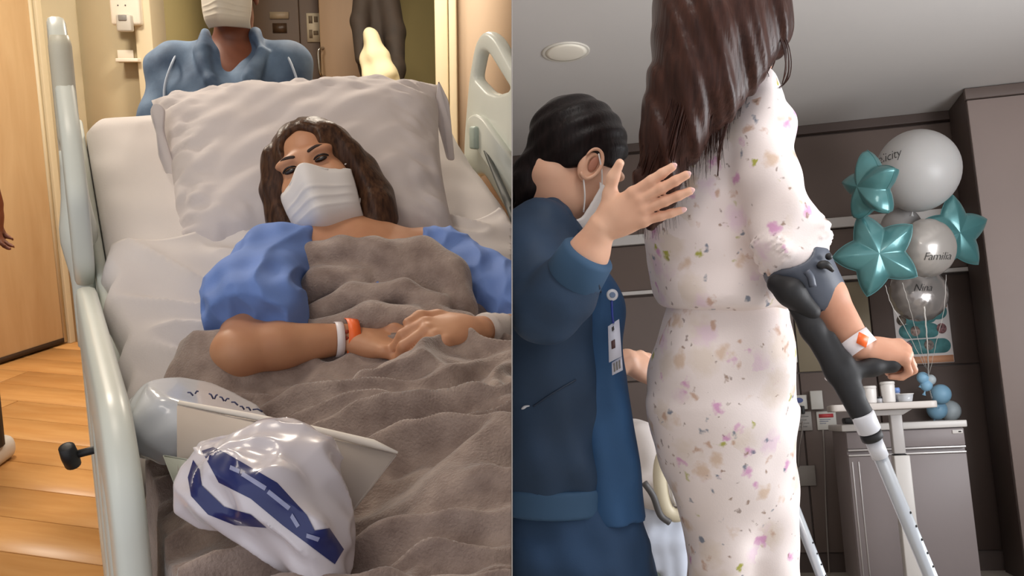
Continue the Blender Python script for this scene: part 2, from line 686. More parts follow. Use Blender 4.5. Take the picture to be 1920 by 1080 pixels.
floor = obj('floor', box((-4.2, -0.6, -0.06), (-PLANE_GAP, 7.0, -0.006)), mat('floor_screed', (120, 80, 40), 0.8), smooth=False)
tag(floor, 'honey coloured wood plank floor beside the hospital bed', 'floor', kind='structure')
M_PLANK = wood('oak_plank', (208, 156, 96), (194, 138, 78), (1.2, 9, 9), 3.0, 0.38)
plank = None
ang = math.radians(-14)
ca, sa = math.cos(ang), math.sin(ang)
for r in range(-6, 30):
    for c in range(-4, 4):
        u = c * 1.22 + (r * 0.47 % 1.22) + 0.61; w = r * 0.19
        cx_, cy_ = -1.6 + u * ca - w * sa, 1.0 + u * sa + w * ca
        ex = abs(0.61 * ca) + abs(0.095 * sa); ey = abs(0.61 * sa) + abs(0.095 * ca)
        if cx_ - ex > -0.05 or cx_ - ex < -3.9 or cy_ - ey < 1.3 or cy_ + ey > 5.4:
            continue
        if cx_ + ex > -0.01:
            rz = Matrix.Translation((cx_, cy_, 0)) @ Matrix.Rotation(ang, 4, 'Z')
            o = obj('plank', xform(box((-0.607, -0.0935, -0.006), (0.607, 0.0935, 0.0), 0.0015, 1), rz), M_PLANK, floor, smooth=False, side=-1)
            continue
        if plank is None:
            o = plank = obj('plank', box((-0.607, -0.0935, -0.006), (0.607, 0.0935, 0.0), 0.0015, 1), M_PLANK, smooth=False)
        else:
            o = plank.copy(); COL.objects.link(o)
        o.parent = floor
        o.location = (cx_, cy_, 0); o.rotation_euler = (0, 0, ang)

tag(obj('ceiling', box((-4.2, -0.6, 2.68), (-PLANE_GAP, 7.0, 2.75)), mat('ceiling_white', (225, 222, 215), 0.8), smooth=False),
    'white corridor ceiling above the hospital bed', 'ceiling', kind='structure')
YA = 4.75


def xa(px, py=150, y=YA):
    return hit_a(px, py, (0, 1, 0), y).x


# back wall of the corridor, left of the opening, with a shallow pilaster step
tag(obj('wall_back', join(box((-2.6, YA, 0), (xa(152), YA + 0.12, 2.68)), box((xa(152), YA + 0.02, 0), (xa(265), YA + 0.14, 2.68))), M_BEIGE, smooth=False),
    'beige corridor wall that carries the soap dispenser', 'wall', kind='structure')
tag(obj('wall_right', box((xa(858), YA - 0.1, 0), (-PLANE_GAP, YA + 0.1, 2.68)), M_ROSE, smooth=False),
    'rose beige corridor wall behind the right bed rail', 'wall', kind='structure')
tag(obj('wall_left', join(box((-3.9, 5.0, 0), (-2.55, 5.1, 2.68)), box((-4.0, -0.6, 0), (-3.9, 5.1, 2.68))), M_BEIGE, smooth=False),
    'beige corridor wall behind the oak door', 'wall', kind='structure')
for i, (a, b, y, lab) in enumerate(((266, 297, YA - 0.04, 'cream post left of the corridor opening, beside the soap dispenser'),
                                    (819, 843, YA - 0.08, 'cream post right of the corridor opening, behind the pillow'),
                                    (846, 860, YA - 0.14, 'narrow cream jamb edging the rose beige wall'))):
    tag(obj('trim_%d' % (i + 1), box((xa(a), y, 0), (xa(b), y + 0.2, 2.68), 0.006), M_CREAM, smooth=False), lab, 'trim', kind='structure')
# recess behind the opening
YR = 6.0
tag(obj('wall_recess', join(box((xa(240, 150, YR), YR, 0), (xa(880, 150, YR), YR + 0.1, 2.68)),
                            box((xa(285), YA + 0.16, 0), (xa(294), YR, 2.68)), box((xa(846), YA + 0.1, 0), (xa(852), YR, 2.68))), M_OLIVE, smooth=False),
    'olive wall of the recess behind the attendant', 'wall', kind='structure')
# oak door standing open on the left
A0, A1 = Vector((-2.5257, 4.3147, 0)), Vector((-2.395, 4.70, 0))
dv = (A1 - A0).normalized(); nv = Vector((-dv.y, dv.x, 0))
MD = Matrix(((dv.x, nv.x, 0, A1.x), (dv.y, nv.y, 0, A1.y), (0, 0, 1, 0), (0, 0, 0, 1)))
dr = thing('door_1', 'light oak door leaf standing at the left of the corridor', 'door', A1, kind='structure')
obj('leaf', xform(box((-0.95, 0, 0.035), (0, 0.045, 2.15), 0.003), MD), wood('oak_veneer', (206, 176, 134), (192, 158, 116), (5, 5, 0.7), 2.5, 0.5), dr, smooth=False)
obj('bottom_rail', xform(box((-0.95, -0.004, 0.012), (0, 0.05, 0.036)), MD), mat('dark_seal', (60, 42, 30), 0.6), dr, smooth=False)
obj('edge_strip', xform(box((0.002, -0.004, 0.012), (0.022, 0.05, 2.15)), MD), M_CREAM, dr, smooth=False)
tag(obj('trim_4', xform(box((0.026, -0.02, 0), (0.085, 0.12, 2.3), 0.004), MD), M_CREAM, smooth=False), 'cream door jamb next to the light oak door', 'trim', kind='structure')
tag(obj('baseboard_left', box((-2.2, YA - 0.012, 0), (xa(262), YA + 0.0, 0.07)), M_CREAM, smooth=False), 'low cream baseboard of the corridor wall', 'baseboard', kind='structure')

# dark cupboard front and a taupe door leaf inside the recess
M_DK = mat('dark_walnut', (84, 62, 42), 0.5, noise=0.15, nscale=2, stretch=(1, 1, 0.2))
cb = thing('cupboard', 'dark brown cupboard front with notices behind the attendant', 'cupboard', (xa(540, 150, YR), YR - 0.1, 0))
yb = YR - 0.12
obj('body', box((xa(478, 150, yb), yb, 0), (xa(603, 150, yb), YR - 0.01, 2.4), 0.004), M_DK, cb, smooth=False)
obj('door', box((xa(482, 150, yb), yb - 0.02, 0.05), (xa(567, 150, yb), yb - 0.001, 2.3), 0.004), M_DK, cb, smooth=False)


def za(py, y):
    return hit_a(600, py, (0, 1, 0), y).z


obj('name_plate', box((xa(508, 30, yb), yb - 0.03, za(36, yb)), (xa(543, 30, yb), yb - 0.0205, za(23, yb))), mat('plate_taupe', (150, 134, 112), 0.5), cb, smooth=False)
obj('panel', box((xa(512, 30, yb), yb - 0.028, za(62, yb)), (xa(538, 30, yb), yb - 0.0205, za(44, yb))), mat('panel_brown', (66, 48, 34), 0.4), cb, smooth=False)
nt_ = obj('paper_notice', box((xa(576, 50, yb), yb - 0.012, za(79, yb)), (xa(602, 50, yb), yb - 0.0015, za(25, yb))), mat('notice_paper', (196, 184, 160), 0.7), smooth=False)
tag(nt_, 'pale paper notice on the dark brown cupboard', 'notice')
for k, (x0, x1, ya_, yb_) in enumerate(((580, 587, 30, 44), (590, 597, 31, 42), (580, 586, 56, 72), (588, 597, 58, 66))):
    obj('print_block', box((xa(x0, 50, yb), yb - 0.0135, za(yb_, yb)), (xa(x1, 50, yb), yb - 0.0121, za(ya_, yb))), mat('print_grey', (110, 96, 78), 0.7), nt_, smooth=False)
yd = YR - 0.35
d2 = thing('door_2', 'taupe door leaf with a pull handle inside the recess', 'door', (xa(645, 150, yd), yd, 0), kind='structure')
obj('leaf', box((xa(603, 150, yd), yd, 0.01), (xa(690, 150, yd), yd + 0.045, 2.3), 0.004), mat('taupe_leaf', (150, 122, 92), 0.5, noise=0.08, nscale=2, stretch=(3, 3, 0.3)), d2, smooth=False)
obj('handle', tube(spline([(xa(606, 92, yd), yd, za(90, yd)), (xa(603, 92, yd), yd - 0.05, za(92, yd)), (xa(600, 92, yd), yd - 0.055, za(100, yd)),
                           (xa(601, 92, yd), yd - 0.055, za(130, yd)), (xa(603, 92, yd), yd - 0.04, za(142, yd)), (xa(606, 92, yd), yd, za(143, yd))], 18), 0.008), mat('steel', (190, 185, 176), 0.3, 1.0), d2)

# ------------------------------------------------------------------ patient room shell (its own frame)
YB, ZC = 5.2, 2.43


def pb(px, py, y):
    return hit_b(px, py, (0, 1, 0), y)


M_TAUPE = mat('taupe_laminate', (112, 98, 92), 0.5, noise=0.03, nscale=2)
M_TAUPE_U = mat('brown_taupe_laminate', (104, 88, 80), 0.55, noise=0.03, nscale=2)
M_TAUPE_D = mat('dark_taupe_laminate', (84, 70, 64), 0.55, noise=0.04, nscale=2)
M_RAIL = mat('rail_white', (205, 200, 196), 0.4)
wb = obj('wall_back.001', box((-2.6, YB, 0), (2.6, YB + 0.1, ZC)), M_TAUPE_D, smooth=False, xf=MB_, side=1)
tag(wb, 'taupe panelled wall of the patient room behind the balloons', 'wall', kind='structure')
xr = pb(1822, 400, YB).x
zc1, zr1, zr2, zl = (pb(1640, y, YB).z for y in (244, 405, 515, 692))
zr1b = pb(1640, 424, YB).z
xm = pb(1632, 600, YB).x


def panelb(x0, x1, z0, z1, m=M_TAUPE):
    obj('panel', box((x0 + 0.004, YB - 0.02, z0 + 0.004), (x1 - 0.004, YB - 0.001, z1 - 0.004), 0.002, 1), m, wb, smooth=False, xf=MB_, side=1)


panelb(-1.5, xr, zr1, zc1, M_TAUPE_U)
panelb(-1.5, xr, zr2, zr1b, M_TAUPE_U)
xq = pb(1488, 600, YB).x
panelb(-1.5, xq, zl, zr2 - 0.03)
panelb(-1.5, xq, 0.1, zl)
panelb(xq, xm, 0.1, zl)
panelb(xm, xr, 0.1, zl, M_TAUPE_D)
panelb(xm, xr, zl, zr2 - 0.03, M_TAUPE_D)
panelb(pb(1488, 600, YB).x, xm, zl, zr2 - 0.03, mat('cream_panel', (150, 138, 116), 0.6, noise=0.03, nscale=2))
tag(obj('trim_5', box((-1.6, YB - 0.05, zc1 + 0.005), (xr, YB, ZC), 0.003), M_TAUPE_D, smooth=False, xf=MB_, side=1), 'taupe cornice strip under the patient room ceiling', 'trim', kind='structure')
tag(obj('trim_6', box((-1.6, YB - 0.05, zr1b), (xr, YB - 0.021, zr1), 0.004), M_RAIL, smooth=False, xf=MB_, side=1), 'wide white wall rail passing behind the balloons', 'rail', kind='structure')
tag(obj('trim_7', box((-1.6, YB - 0.045, zr2 - 0.022), (xr, YB - 0.021, zr2), 0.004), M_RAIL, smooth=False, xf=MB_, side=1), 'thin pale wall rail below the wide white one', 'rail', kind='structure')
tag(obj('ceiling.001', box((-3, 0.3, ZC), (3.2, YB + 0.1, ZC + 0.08)), mat('ceiling_grey', (206, 201, 197), 0.8, noise=0.02, nscale=1), smooth=False, xf=MB_, side=1),
    'plain grey white ceiling with the round downlight', 'ceiling', kind='structure')
tag(obj('floor.001', box((-2.8, 0.3, -0.06), (3.0, YB + 0.1, 0)), mat('vinyl_floor', (202, 192, 178), 0.4, noise=0.08, nscale=3), smooth=False, xf=MB_, side=1),
    'beige vinyl floor of the patient room under the crutches', 'floor', kind='structure')
tag(obj('wall_right.001', box((2.5, 0.3, 0), (2.6, YB, ZC)), M_TAUPE, smooth=False, xf=MB_, side=1), 'taupe side wall of the patient room beyond the wardrobe', 'wall', kind='structure')
# wardrobe on the right
yw = 4.82
c0 = pb(1829, 160, yw); xw = (c0.x + pb(1880, 900, yw).x) / 2
wd = thing('wardrobe', 'tall taupe built-in wardrobe at the right edge of the room', 'wardrobe', MB_ @ Vector((xw + 0.4, yw + 0.3, 0)))
obj('body', box((xw, yw + 0.02, 0.0), (2.49, YB - 0.055, ZC - 0.004), 0.003), M_TAUPE_D, wd, smooth=False, xf=MB_)
zt = ZC - 0.06
obj('fascia', box((xw - 0.005, yw - 0.012, zt), (2.49, yw + 0.019, ZC - 0.004), 0.003), M_TAUPE, wd, smooth=False, xf=MB_)
for k in range(2):
    obj('door', box((xw + 0.003 + k * 0.5, yw, 0.08), (xw + 0.5 + k * 0.5 - 0.003, yw + 0.019, zt - 0.004), 0.003), mat('wardrobe_laminate', (158, 142, 136), 0.5, noise=0.03, nscale=2), wd, smooth=False, xf=MB_)
# downlight in the ceiling
dl = hit_b(1061, 97, (0, 0, 1), ZC)
dn = thing('ceiling_downlight', 'round recessed downlight in the grey ceiling', 'light', MB_ @ Vector((dl.x, dl.y, ZC)))
obj('rim', lathe([(0.075, -0.001), (0.10, -0.006), (0.105, -0.003), (0.105, 0.0), (0.075, 0.0)], 32, MB_ @ Matrix.Translation((dl.x, dl.y, ZC))), mat('downlight_rim', (226, 220, 208), 0.4), dn)
obj('reflector', lathe([(0.094, -0.004), (0.075, -0.009), (0.04, -0.012), (0.01, -0.0125)], 32, MB_ @ Matrix.Translation((dl.x, dl.y, ZC))), mat('downlight_glass', (246, 238, 222), 0.5), dn)

# ------------------------------------------------------------------ hospital bed in the corridor
YAW = math.radians(27)
E1 = Vector((-math.sin(YAW), math.cos(YAW), 0)); E2 = Vector((math.cos(YAW), math.sin(YAW), 0))
MBED = Matrix(((E2.x, E1.x, 0, 0), (E2.y, E1.y, 0, 0), (0, 0, 1, 0), (0, 0, 0, 1)))    # (s across, t towards the head, z) -> world
S0, S1 = 0.09, 0.99
ZM = 0.74                              # top of the mattress
T_B, T_H, Z_H = 1.42, 2.42, 1.29       # backrest hinge, its top edge and height
M_SHEET = mat('white_sheet', (218, 211, 208), 0.8, bump=0.08, bscale=300)
M_PILLOW = mat('pillow_cotton', (206, 198, 197), 0.8, bump=0.06, bscale=300)
M_MINT = mat('mint_plastic', (222, 227, 218), 0.35, noise=0.03, nscale=3)
M_MINT_D = mat('mint_plastic_grey', (170, 186, 178), 0.4)
M_BLACK = mat('black_rubber', (28, 28, 30), 0.5)
M_STEEL = mat('steel', (190, 185, 176), 0.3, 1.0)

bed = thing('hospital_bed', 'mint and white hospital bed with raised backrest and side rails', 'bed', MBED @ Vector((0.54, 1.4, 0)))


def back_z(t):
    """top surface of the mattress along the bed"""
    t = np.asarray(t, float)
    lo = ZM
    m = (Z_H - ZM) / (T_H - T_B)
    r = m * (t - T_B)
    return lo + 0.5 * (r + np.sqrt(r * r + 0.03 ** 2))


wv = waves(3, 14, 0.06, 0.30)
tt = np.concatenate([np.linspace(0.34, 1.3, 30), np.linspace(1.32, 2.42, 70)])
rows = []
zt_ = back_z(tt)
nrm = np.stack([-np.gradient(zt_, tt), np.ones_like(tt)], 1); nrm /= np.linalg.norm(nrm, axis=1)[:, None]
for i, t in enumerate(tt):
    endf = min(1.0, (i + 0.3) / 3.0, (len(tt) - 1 - i + 0.2) / 6.0)
    ring = []
    w, th, cr = 0.45, 0.075 * (0.35 + 0.65 * math.sqrt(endf)), 0.05
    for a in np.linspace(0, 2 * math.pi, 72, endpoint=False):
        c_, s_ = math.cos(a), math.sin(a)
        q = (abs(c_) ** 9 + abs(s_) ** 9) ** (-1 / 9)
        x = 0.54 + c_ * q * (w - (1 - endf) * 0.05); dz = -0.075 + s_ * q * th
        bumpv = 0.006 * wv(x * 1.0, t * 0.6, 0.3) if s_ > 0.2 else 0.002 * wv(x, t, dz)
        ring.append((x, t + nrm[i, 0] * (dz + bumpv), zt_[i] + nrm[i, 1] * (dz + bumpv)))
    rows.append(ring)
p = np.array(rows)
v, f = grid_mesh(np.concatenate([p, p[:, :1]], 1))
n_ = p.shape[1] + 1
f = [tuple(q) for q in f] + [tuple(range(n_ - 1))[::-1], tuple((len(tt) - 1) * n_ + k for k in range(n_ - 1))]
obj('mattress', (v, f), M_SHEET, bed, xf=MBED, side=-1)
# shell that carries the raised part of the mattress, slightly wider than it
bt = np.array([-(Z_H - ZM), T_H - T_B]); bt = bt / np.linalg.norm(bt)     # backrest normal in (t, z)
slope = math.atan2(Z_H - ZM, T_H - T_B)
MBACK = MBED @ Matrix.Translation((0, T_B, ZM)) @ Matrix.Rotation(slope, 4, 'X')   # local y along the backrest, z out of it
LB = math.hypot(T_H - T_B, Z_H - ZM)
obj('backrest_shell', box((S0 - 0.02, 0.02, -0.20), (S1 + 0.02, LB - 0.015, -0.152), 0.02), M_MINT_D, bed, xf=MBACK, side=-1)
obj('backrest_edge', box((S0 - 0.022, 0.05, -0.15), (S0 - 0.002, LB - 0.03, -0.03), 0.008), M_MINT, bed, xf=MBACK)
# chassis
obj('frame', join(box((S0 + 0.02, 0.36, 0.50), (S1 - 0.02, 1.45, 0.585), 0.01), box((S0 + 0.1, 0.5, 0.40), (S0 + 0.16, 2.3, 0.46)), box((S1 - 0.16, 0.5, 0.40), (S1 - 0.1, 2.3, 0.46)),
                  box((S0 + 0.15, 0.7, 0.2), (S1 - 0.15, 0.8, 0.42)), box((S0 + 0.15, 1.9, 0.2), (S1 - 0.15, 2.0, 0.42)), box((S0 + 0.1, 0.5, 0.15), (S1 - 0.1, 2.3, 0.22), 0.02)), M_MINT_D, bed, smooth=False, xf=MBED, side=-1)
for s, t in ((S0 + 0.08, 0.55), (S0 + 0.08, 2.2), (S1 - 0.1, 2.2)):
    mw = MBED @ Matrix.Translation((s, t, 0.0625)) @ Matrix.Rotation(math.pi / 2, 4, 'Y')
    obj('caster', join(lathe([(0.02, -0.02), (0.055, -0.018), (0.0625, -0.01), (0.0625, 0.01), (0.055, 0.018), (0.02, 0.02)], 20, mw), xform(box((-0.012, -0.02, 0), (0.012, 0.02, 0.10)), MBED @ Matrix.Translation((s, t + 0.03, 0.06)))), M_BLACK, bed)


def side_px(pts, s):
    """pixels -> (t, z) on the upright plane at s across the bed"""
    out = []
    for x, y in pts:
        q = hit_a(x, y, E2, s)
        out.append((q.dot(E1), q.z))
    return out


def rail(poly, s, thick, m, bev, hole=None, name='side_rail'):
    v, f = prism(poly, thick, bev, hole)
    v = np.stack([v[:, 1] + s, v[:, 0], v[:, 2]], 1)
    return v, [q[::-1] for q in f]


# head rails: outline read on the right one, mirrored to the left
out_px = [(866, 340), (869, 250), (877, 150), (889, 80), (906, 55), (926, 68), (965, 140), (1010, 225), (1040, 330), (1030, 440), (1000, 470), (950, 400), (905, 325)]
hole_px = [(897, 100), (905, 94), (915, 100), (955, 165), (950, 172), (930, 178), (912, 172), (888, 146)]
SR = S1 + 0.055
o_tz = rounded(side_px(out_px, SR), 0.03, 3)
h_tz = rounded(side_px(hole_px, SR), 0.015, 3)
for s, sd in ((SR, -1), (0.03, 0)):
    o = obj('head_side_rail', rail(o_tz, s, 0.036, M_MINT, 0.011, [h_tz]), M_MINT, bed, xf=MBED, side=-1)
    flat(o, 60)
sub = rounded(side_px([(884, 222), (898, 212), (914, 222), (1000, 340), (1010, 420), (970, 380), (905, 285), (885, 250)], SR), 0.02, 3)
obj('rail_moulding', rail(sub, SR - 0.016, 0.02, M_MINT, 0.006), M_MINT, bed, xf=MBED, side=-1)
q = [W(905, 268, 2.42), W(918, 300, 2.36), W(935, 340, 2.28), W(952, 378, 2.2), W(968, 420, 2.12)]
obj('rail_gap_shade', (tube(spline(q, 20), [0.006 + 0.006 * k / 19 for k in range(20)], 8)), mat('gap_shade', (70, 74, 72), 0.5), bed, side=-1)  # dark tube stands in for the shaded gap between rail panel and mattress
obj('rail_latch', xform(box((SR - 0.03, -0.02, -0.03), (SR - 0.012, 0.015, 0.03), 0.006), MBED @ Matrix.Translation((0, *side_px([(902, 258)], SR)[0]))), M_MINT_D, bed)
# grip and joint on the edge-on left head rail
top = side_px([(100, 62)], 0.045)[0]
zg = [hit_a(x, y, E2, 0.047) for x, y in ((104, 70), (112, 140), (117, 182))]
obj('rail_grip', tube([Vector((*(MBED @ Vector((0.047, 2.02, z))).xy, z)) for z in np.linspace(1.20, 1.415, 12)], [0.017] + [0.021] * 10 + [0.017], 14), mat('grip_cream', (214, 210, 190), 0.4), bed)
obj('rail_post', tube([Vector((*(MBED @ Vector((0.047, 2.0, z))).xy, z)) for z in np.linspace(0.80, 1.195, 14)], [0.022] * 5 + [0.024, 0.03, 0.035, 0.035, 0.030, 0.026, 0.024, 0.022, 0.021], 14), M_MINT, bed)
# foot-side rail on the left, seen almost edge-on
fr = rounded([(1.0, 0.30), (1.0, 0.88), (1.10, 0.95), (1.86, 0.955), (1.96, 0.90), (1.98, 0.45), (1.90, 0.30)], 0.09, 5)
slots = [rounded([(a, 0.50), (a, 0.80), (a + 0.13, 0.80), (a + 0.13, 0.50)], 0.04, 4) for a in (1.16, 1.42, 1.68)]
o = obj('foot_side_rail', rail(fr, 0.028, 0.036, M_MINT, 0.012, slots), M_MINT, bed, xf=MBED)
flat(o, 60)
for t in (1.2, 1.75):
    obj('foot_rail_arm', tube([MBED @ Vector((0.10, t, 0.55)), MBED @ Vector((0.07, t, 0.36))], 0.02, 10), M_MINT_D, bed)
kb = W(131, 855, 1.52)
obj('release_lever', join(lathe([(0.007, -0.022), (0.013, -0.020), (0.0145, 0), (0.013, 0.020), (0.007, 0.022)], 16, Matrix.Translation(kb) @ Matrix.Rotation(0.4, 4, 'X')),
                         tube([kb + Vector((0.0, 0.0, 0.0)), kb + Vector((0.06, 0.02, 0.01))], 0.007, 10)), M_BLACK, bed)
obj('gap_trim', join(tube([W(147, 398, 2.0), W(149, 430, 1.98), W(152, 525, 1.9)], 0.006, 6), xform(box((-0.012, -0.01, -0.014), (0.012, 0.01, 0.014)), Matrix.Translation(W(150, 404, 2.0)))), M_BLACK, bed)

# white top sheet folded over the seat part, left of the patient
wv2 = waves(11, 7, 0.10, 0.30, [(0.3, 1, 0), (0.8, 0.6, 0)])
ns, ntt = 90, 110
g = np.zeros((ns, ntt, 3))
for j, t in enumerate(np.linspace(1.36, 1.90, ntt)):
    sl = 0.074
    for i, u in enumerate(np.linspace(0, 1, ns)):
        s = sl + u * (0.95 - sl)
        z = float(back_z(t)) + 0.014 + 0.026 * (1 - min(1, abs(float(wv2(s * 1.3, t, 0)))) ** 0.7) * min(1, u * 8 + 0.1)
        hang = max(0.0, 0.096 - s) / 0.022
        z -= 0.06 * hang ** 1.5
        sx = s + 0.012 * float(wv2(0.2, t * 1.4, s)) * (1 - u)
        g[i, j] = (sx, t + 0.02 * float(wv2(s * 2, 0.4, 0.2)), z)
obj_sheet = obj('top_sheet', shell(grid_mesh(g), 0.004), M_SHEET, xf=MBED, side=-1)
tag(obj_sheet, 'rumpled white sheet turned down over the bed below the pillow', 'sheet')


def pillow(name, cor, th, seed, flap=0.03, pw=3.0):
    """stuffed cushion between four view-frame corners TL, TR, BR, BL, bulging towards the viewer and away"""
    tl, tr, br, bl = (np.array(c, float) for c in cor)
    nu, nv_ = 70, 56
    nz = np.cross(tr - tl, bl - tl); nz /= np.linalg.norm(nz)
    if nz[1] > 0: nz = -nz
    w = waves(seed, 10, 0.05, 0.22)
    fr_, bk = np.zeros((nu, nv_, 3)), np.zeros((nu, nv_, 3))
    for i, u in enumerate(np.linspace(0, 1, nu)):
        for j, q in enumerate(np.linspace(0, 1, nv_)):
            base = (tl * (1 - u) + tr * u) * (1 - q) + (bl * (1 - u) + br * u) * q
            a, b = 2 * u - 1, 2 * q - 1
            # sides pulled in between the corners
            pull = 0.035 * ((1 - a * a) * b + 0) * 1.0
            base = base + (tl - bl) * (pull * 0.5) * 0 + (tr - tl) * (-0.03 * a * (1 - b * b) * abs(a) ** 2)
            puff = max(0.0, (1 - abs(a) ** pw) * (1 - abs(b) ** pw)) ** 0.55
            wr = 0.008 * w(*base) * (0.4 + 0.6 * puff)
            edge = max(abs(a), abs(b))
            crease = 0.010 * math.sin(9 * math.atan2(b, a) + 2.0 * w(0.1, u, q)) * max(0, edge - 0.55) / 0.45
            fr_[i, j] = base + nz * (.012 + th * puff + (wr + crease) * min(1, puff * 3))
            bk[i, j] = base + nz * (.010 - 0.12 * th * puff)
    v1, f1 = grid_mesh(fr_); v2, f2 = grid_mesh(bk)
    v, f = join((v1, f1), (v2, f2[:, ::-1]))
    bm = bmesh.new(); bv = [bm.verts.new(x) for x in v]
    for x in f: bm.faces.new([bv[k] for k in x])
    bmesh.ops.remove_doubles(bm, verts=bm.verts[:], dist=1e-5)
    bmesh.ops.recalc_face_normals(bm, faces=bm.faces[:])
    return bm_out(bm)


pl = thing('pillow', 'large white pillow propping up the patient on the backrest', 'pillow', W(590, 470, 1.9))
obj('cushion', pillow('pillow', (P(286, 196, 2.20), P(826, 166, 2.30), P(862, 474, 1.98), P(330, 508, 1.84)), 0.105, 21, pw=3.6), M_PILLOW, pl, xf=KV)
# loose pillowcase hems at the two sides
for pts, d in (([(822, 150), (842, 190), (846, 240), (852, 300), (838, 300), (828, 262), (814, 210)], 2.24),
               ([(290, 190), (276, 205), (290, 240), (300, 300), (322, 360), (312, 420), (330, 500), (352, 494), (340, 400), (330, 330), (305, 250), (306, 200)], 2.0)):
    ctr = np.mean([P(*q, d) for q in pts], 0)
    poly = [((P(*q, d) - ctr)[0], (P(*q, d) - ctr)[2]) for q in pts]
    v, f = prism(rounded(poly, 0.012, 3), 0.012, 0.003)
    w_ = waves(5, 6, 0.05, 0.15)
    v = v + ctr; v[:, 1] += 0.012 * w_(v[:, 0], v[:, 1] * 0, v[:, 2])
    obj('case_hem', (v, f), M_PILLOW, pl, xf=KV)

# soap dispenser on the corridor wall
yw_ = YA + 0.018
sd = thing('soap_dispenser', 'white wall soap dispenser with grey pump on the beige wall', 'dispenser', (xa(233, 30, yw_), yw_, za(60, yw_)))
xs0, xs1 = xa(206, 30, yw_ - 0.1), xa(262, 30, yw_ - 0.1)
zz = lambda y: hit_a(233, y, (0, 1, 0), yw_ - 0.1).z
M_DISP = mat('dispenser_white', (226, 218, 202), 0.4)
v, f = box((xs0, yw_ - 0.10, zz(47)), (xs1, yw_, zz(-40)), 0.014, 3)
obj('body', (v, f), M_DISP, sd)
obj('pump', join(box((xa(218, 30, yw_ - .12), yw_ - 0.135, zz(60)), (xa(246, 30, yw_ - .12), yw_ - 0.09, zz(28)), 0.010, 3)), mat('pump_grey', (190, 186, 176), 0.4), sd)
obj('pump_button', box((xa(222, 30, yw_ - .13), yw_ - 0.14, zz(40)), (xa(238, 30, yw_ - .13), yw_ - 0.13, zz(29)), 0.004), mat('button_grey', (128, 126, 122), 0.4), sd)
for x in (221, 235):
    obj('indicator_dot', xform(ball((0, 0, 0), 0.004, 10, 6), Matrix.Translation((xa(x, 10, yw_ - .1), yw_ - 0.1, zz(10)))), mat('button_dark', (90, 88, 86), 0.4), sd)
dt = thing('drip_tray', 'small white drip ledge below the soap dispenser', 'ledge', (xa(237, 110, yw_), yw_, za(112, yw_)))
obj('ledge', box((xa(216, 110, yw_ - .1), yw_ - 0.10, zz(116)), (xa(258, 110, yw_ - .1), yw_, zz(109)), 0.003), M_DISP, dt)
obj('back_plate', box((xa(222, 110, yw_), yw_ - 0.008, zz(114)), (xa(252, 110, yw_), yw_, zz(92)), 0.002), M_DISP, dt)

# ------------------------------------------------------------------ figures: shared sculpting helpers
def bed_v(s, t, z):
    return np.array((KV.inverted() @ (MBED @ Vector((s, t, z))))[:])


def head_clay(S, c, R, k=1.0, ears=True, lips=True):
    """head with neck root; local x = figure's right, y = out of the face, z = up, origin at eye level"""
    L = lambda x, y, z: np.asarray(c) + R @ (np.array([x, y, z]) * k)
    E = lambda p, r, kk, cut=False: S.ell(L(*p), np.array(r) * k, R, kk * k, cut)
    E((0, -.018, .035), (.073, .090, .082), .01)
    E((0, .022, -.030), (.061, .060, .086), .03)
    E((0, .010, -.060), (.056, .055, .055), .03)
    E((0, .052, -.096), (.030, .026, .024), .03)
    for s in (-1, 1):
        E((s * .030, .071, .020), (.030, .016, .011), .02)
        E((s * .040, .058, -.034), (.026, .026, .026), .025)
        E((s * .033, .094, .001), (.019, .014, .012), .012, True)
        E((s * .032, .0705, .001), (.0165, .0125, .0115), .004)
        E((s * .012, .092, -.038), (.009, .010, .008), .008)
        if ears:
            E((s * .073, -.012, -.012), (.008, .020, .032), .006)
    S.cap(L(0, .078, .004), L(0, .100, -.036), .008 * k, .0125 * k, .014 * k)
    if lips:
        E((0, .084, -.064), (.024, .010, .006), .006)
        E((0, .082, -.074), (.020, .010, .007), .006)
    return L


def mask_mesh(L, w=1.0, top=-.030, bottom=-.122, wrap=1.30):
    """pleated face mask over nose, mouth and chin, local head frame"""
    nu, nv_ = 48, 44
    g = np.zeros((nu, nv_, 3))
    for i, u in enumerate(np.linspace(-1, 1, nu)):
        for j, q in enumerate(np.linspace(0, 1, nv_)):
            a = u * wrap
            nose = math.exp(-(u / .30) ** 2)
            z = top + .020 * nose * (1 - q) ** 2 + (bottom - top) * q - .004 * (1 - abs(u)) * q
            puff = math.sin(math.pi * min(1, max(0, q * .92 + .06))) ** .5
            x = .0765 * math.sin(a) * w * (1 - .17 * q * q)
            y = .022 + .076 * max(0, math.cos(a)) ** .75 + nose * (.026 * (1 - abs(q - .28) * .55)) + .010 * puff * math.cos(a)
            if q > .72:
                y -= (q - .72) ** 2 * .36
            if q < .1:
                y -= (.1 - q) * .06 * (1 - nose)
            pleat = 0
            for b in (.36, .52, .68):
                pleat += .0035 * max(0, 1 - abs(q - b) / .05) * (1 if q > b else .35) * math.cos(a * .9)
            y += pleat
            g[i, j] = L(x, y, z)
    return shell(grid_mesh(g), 0.0016)


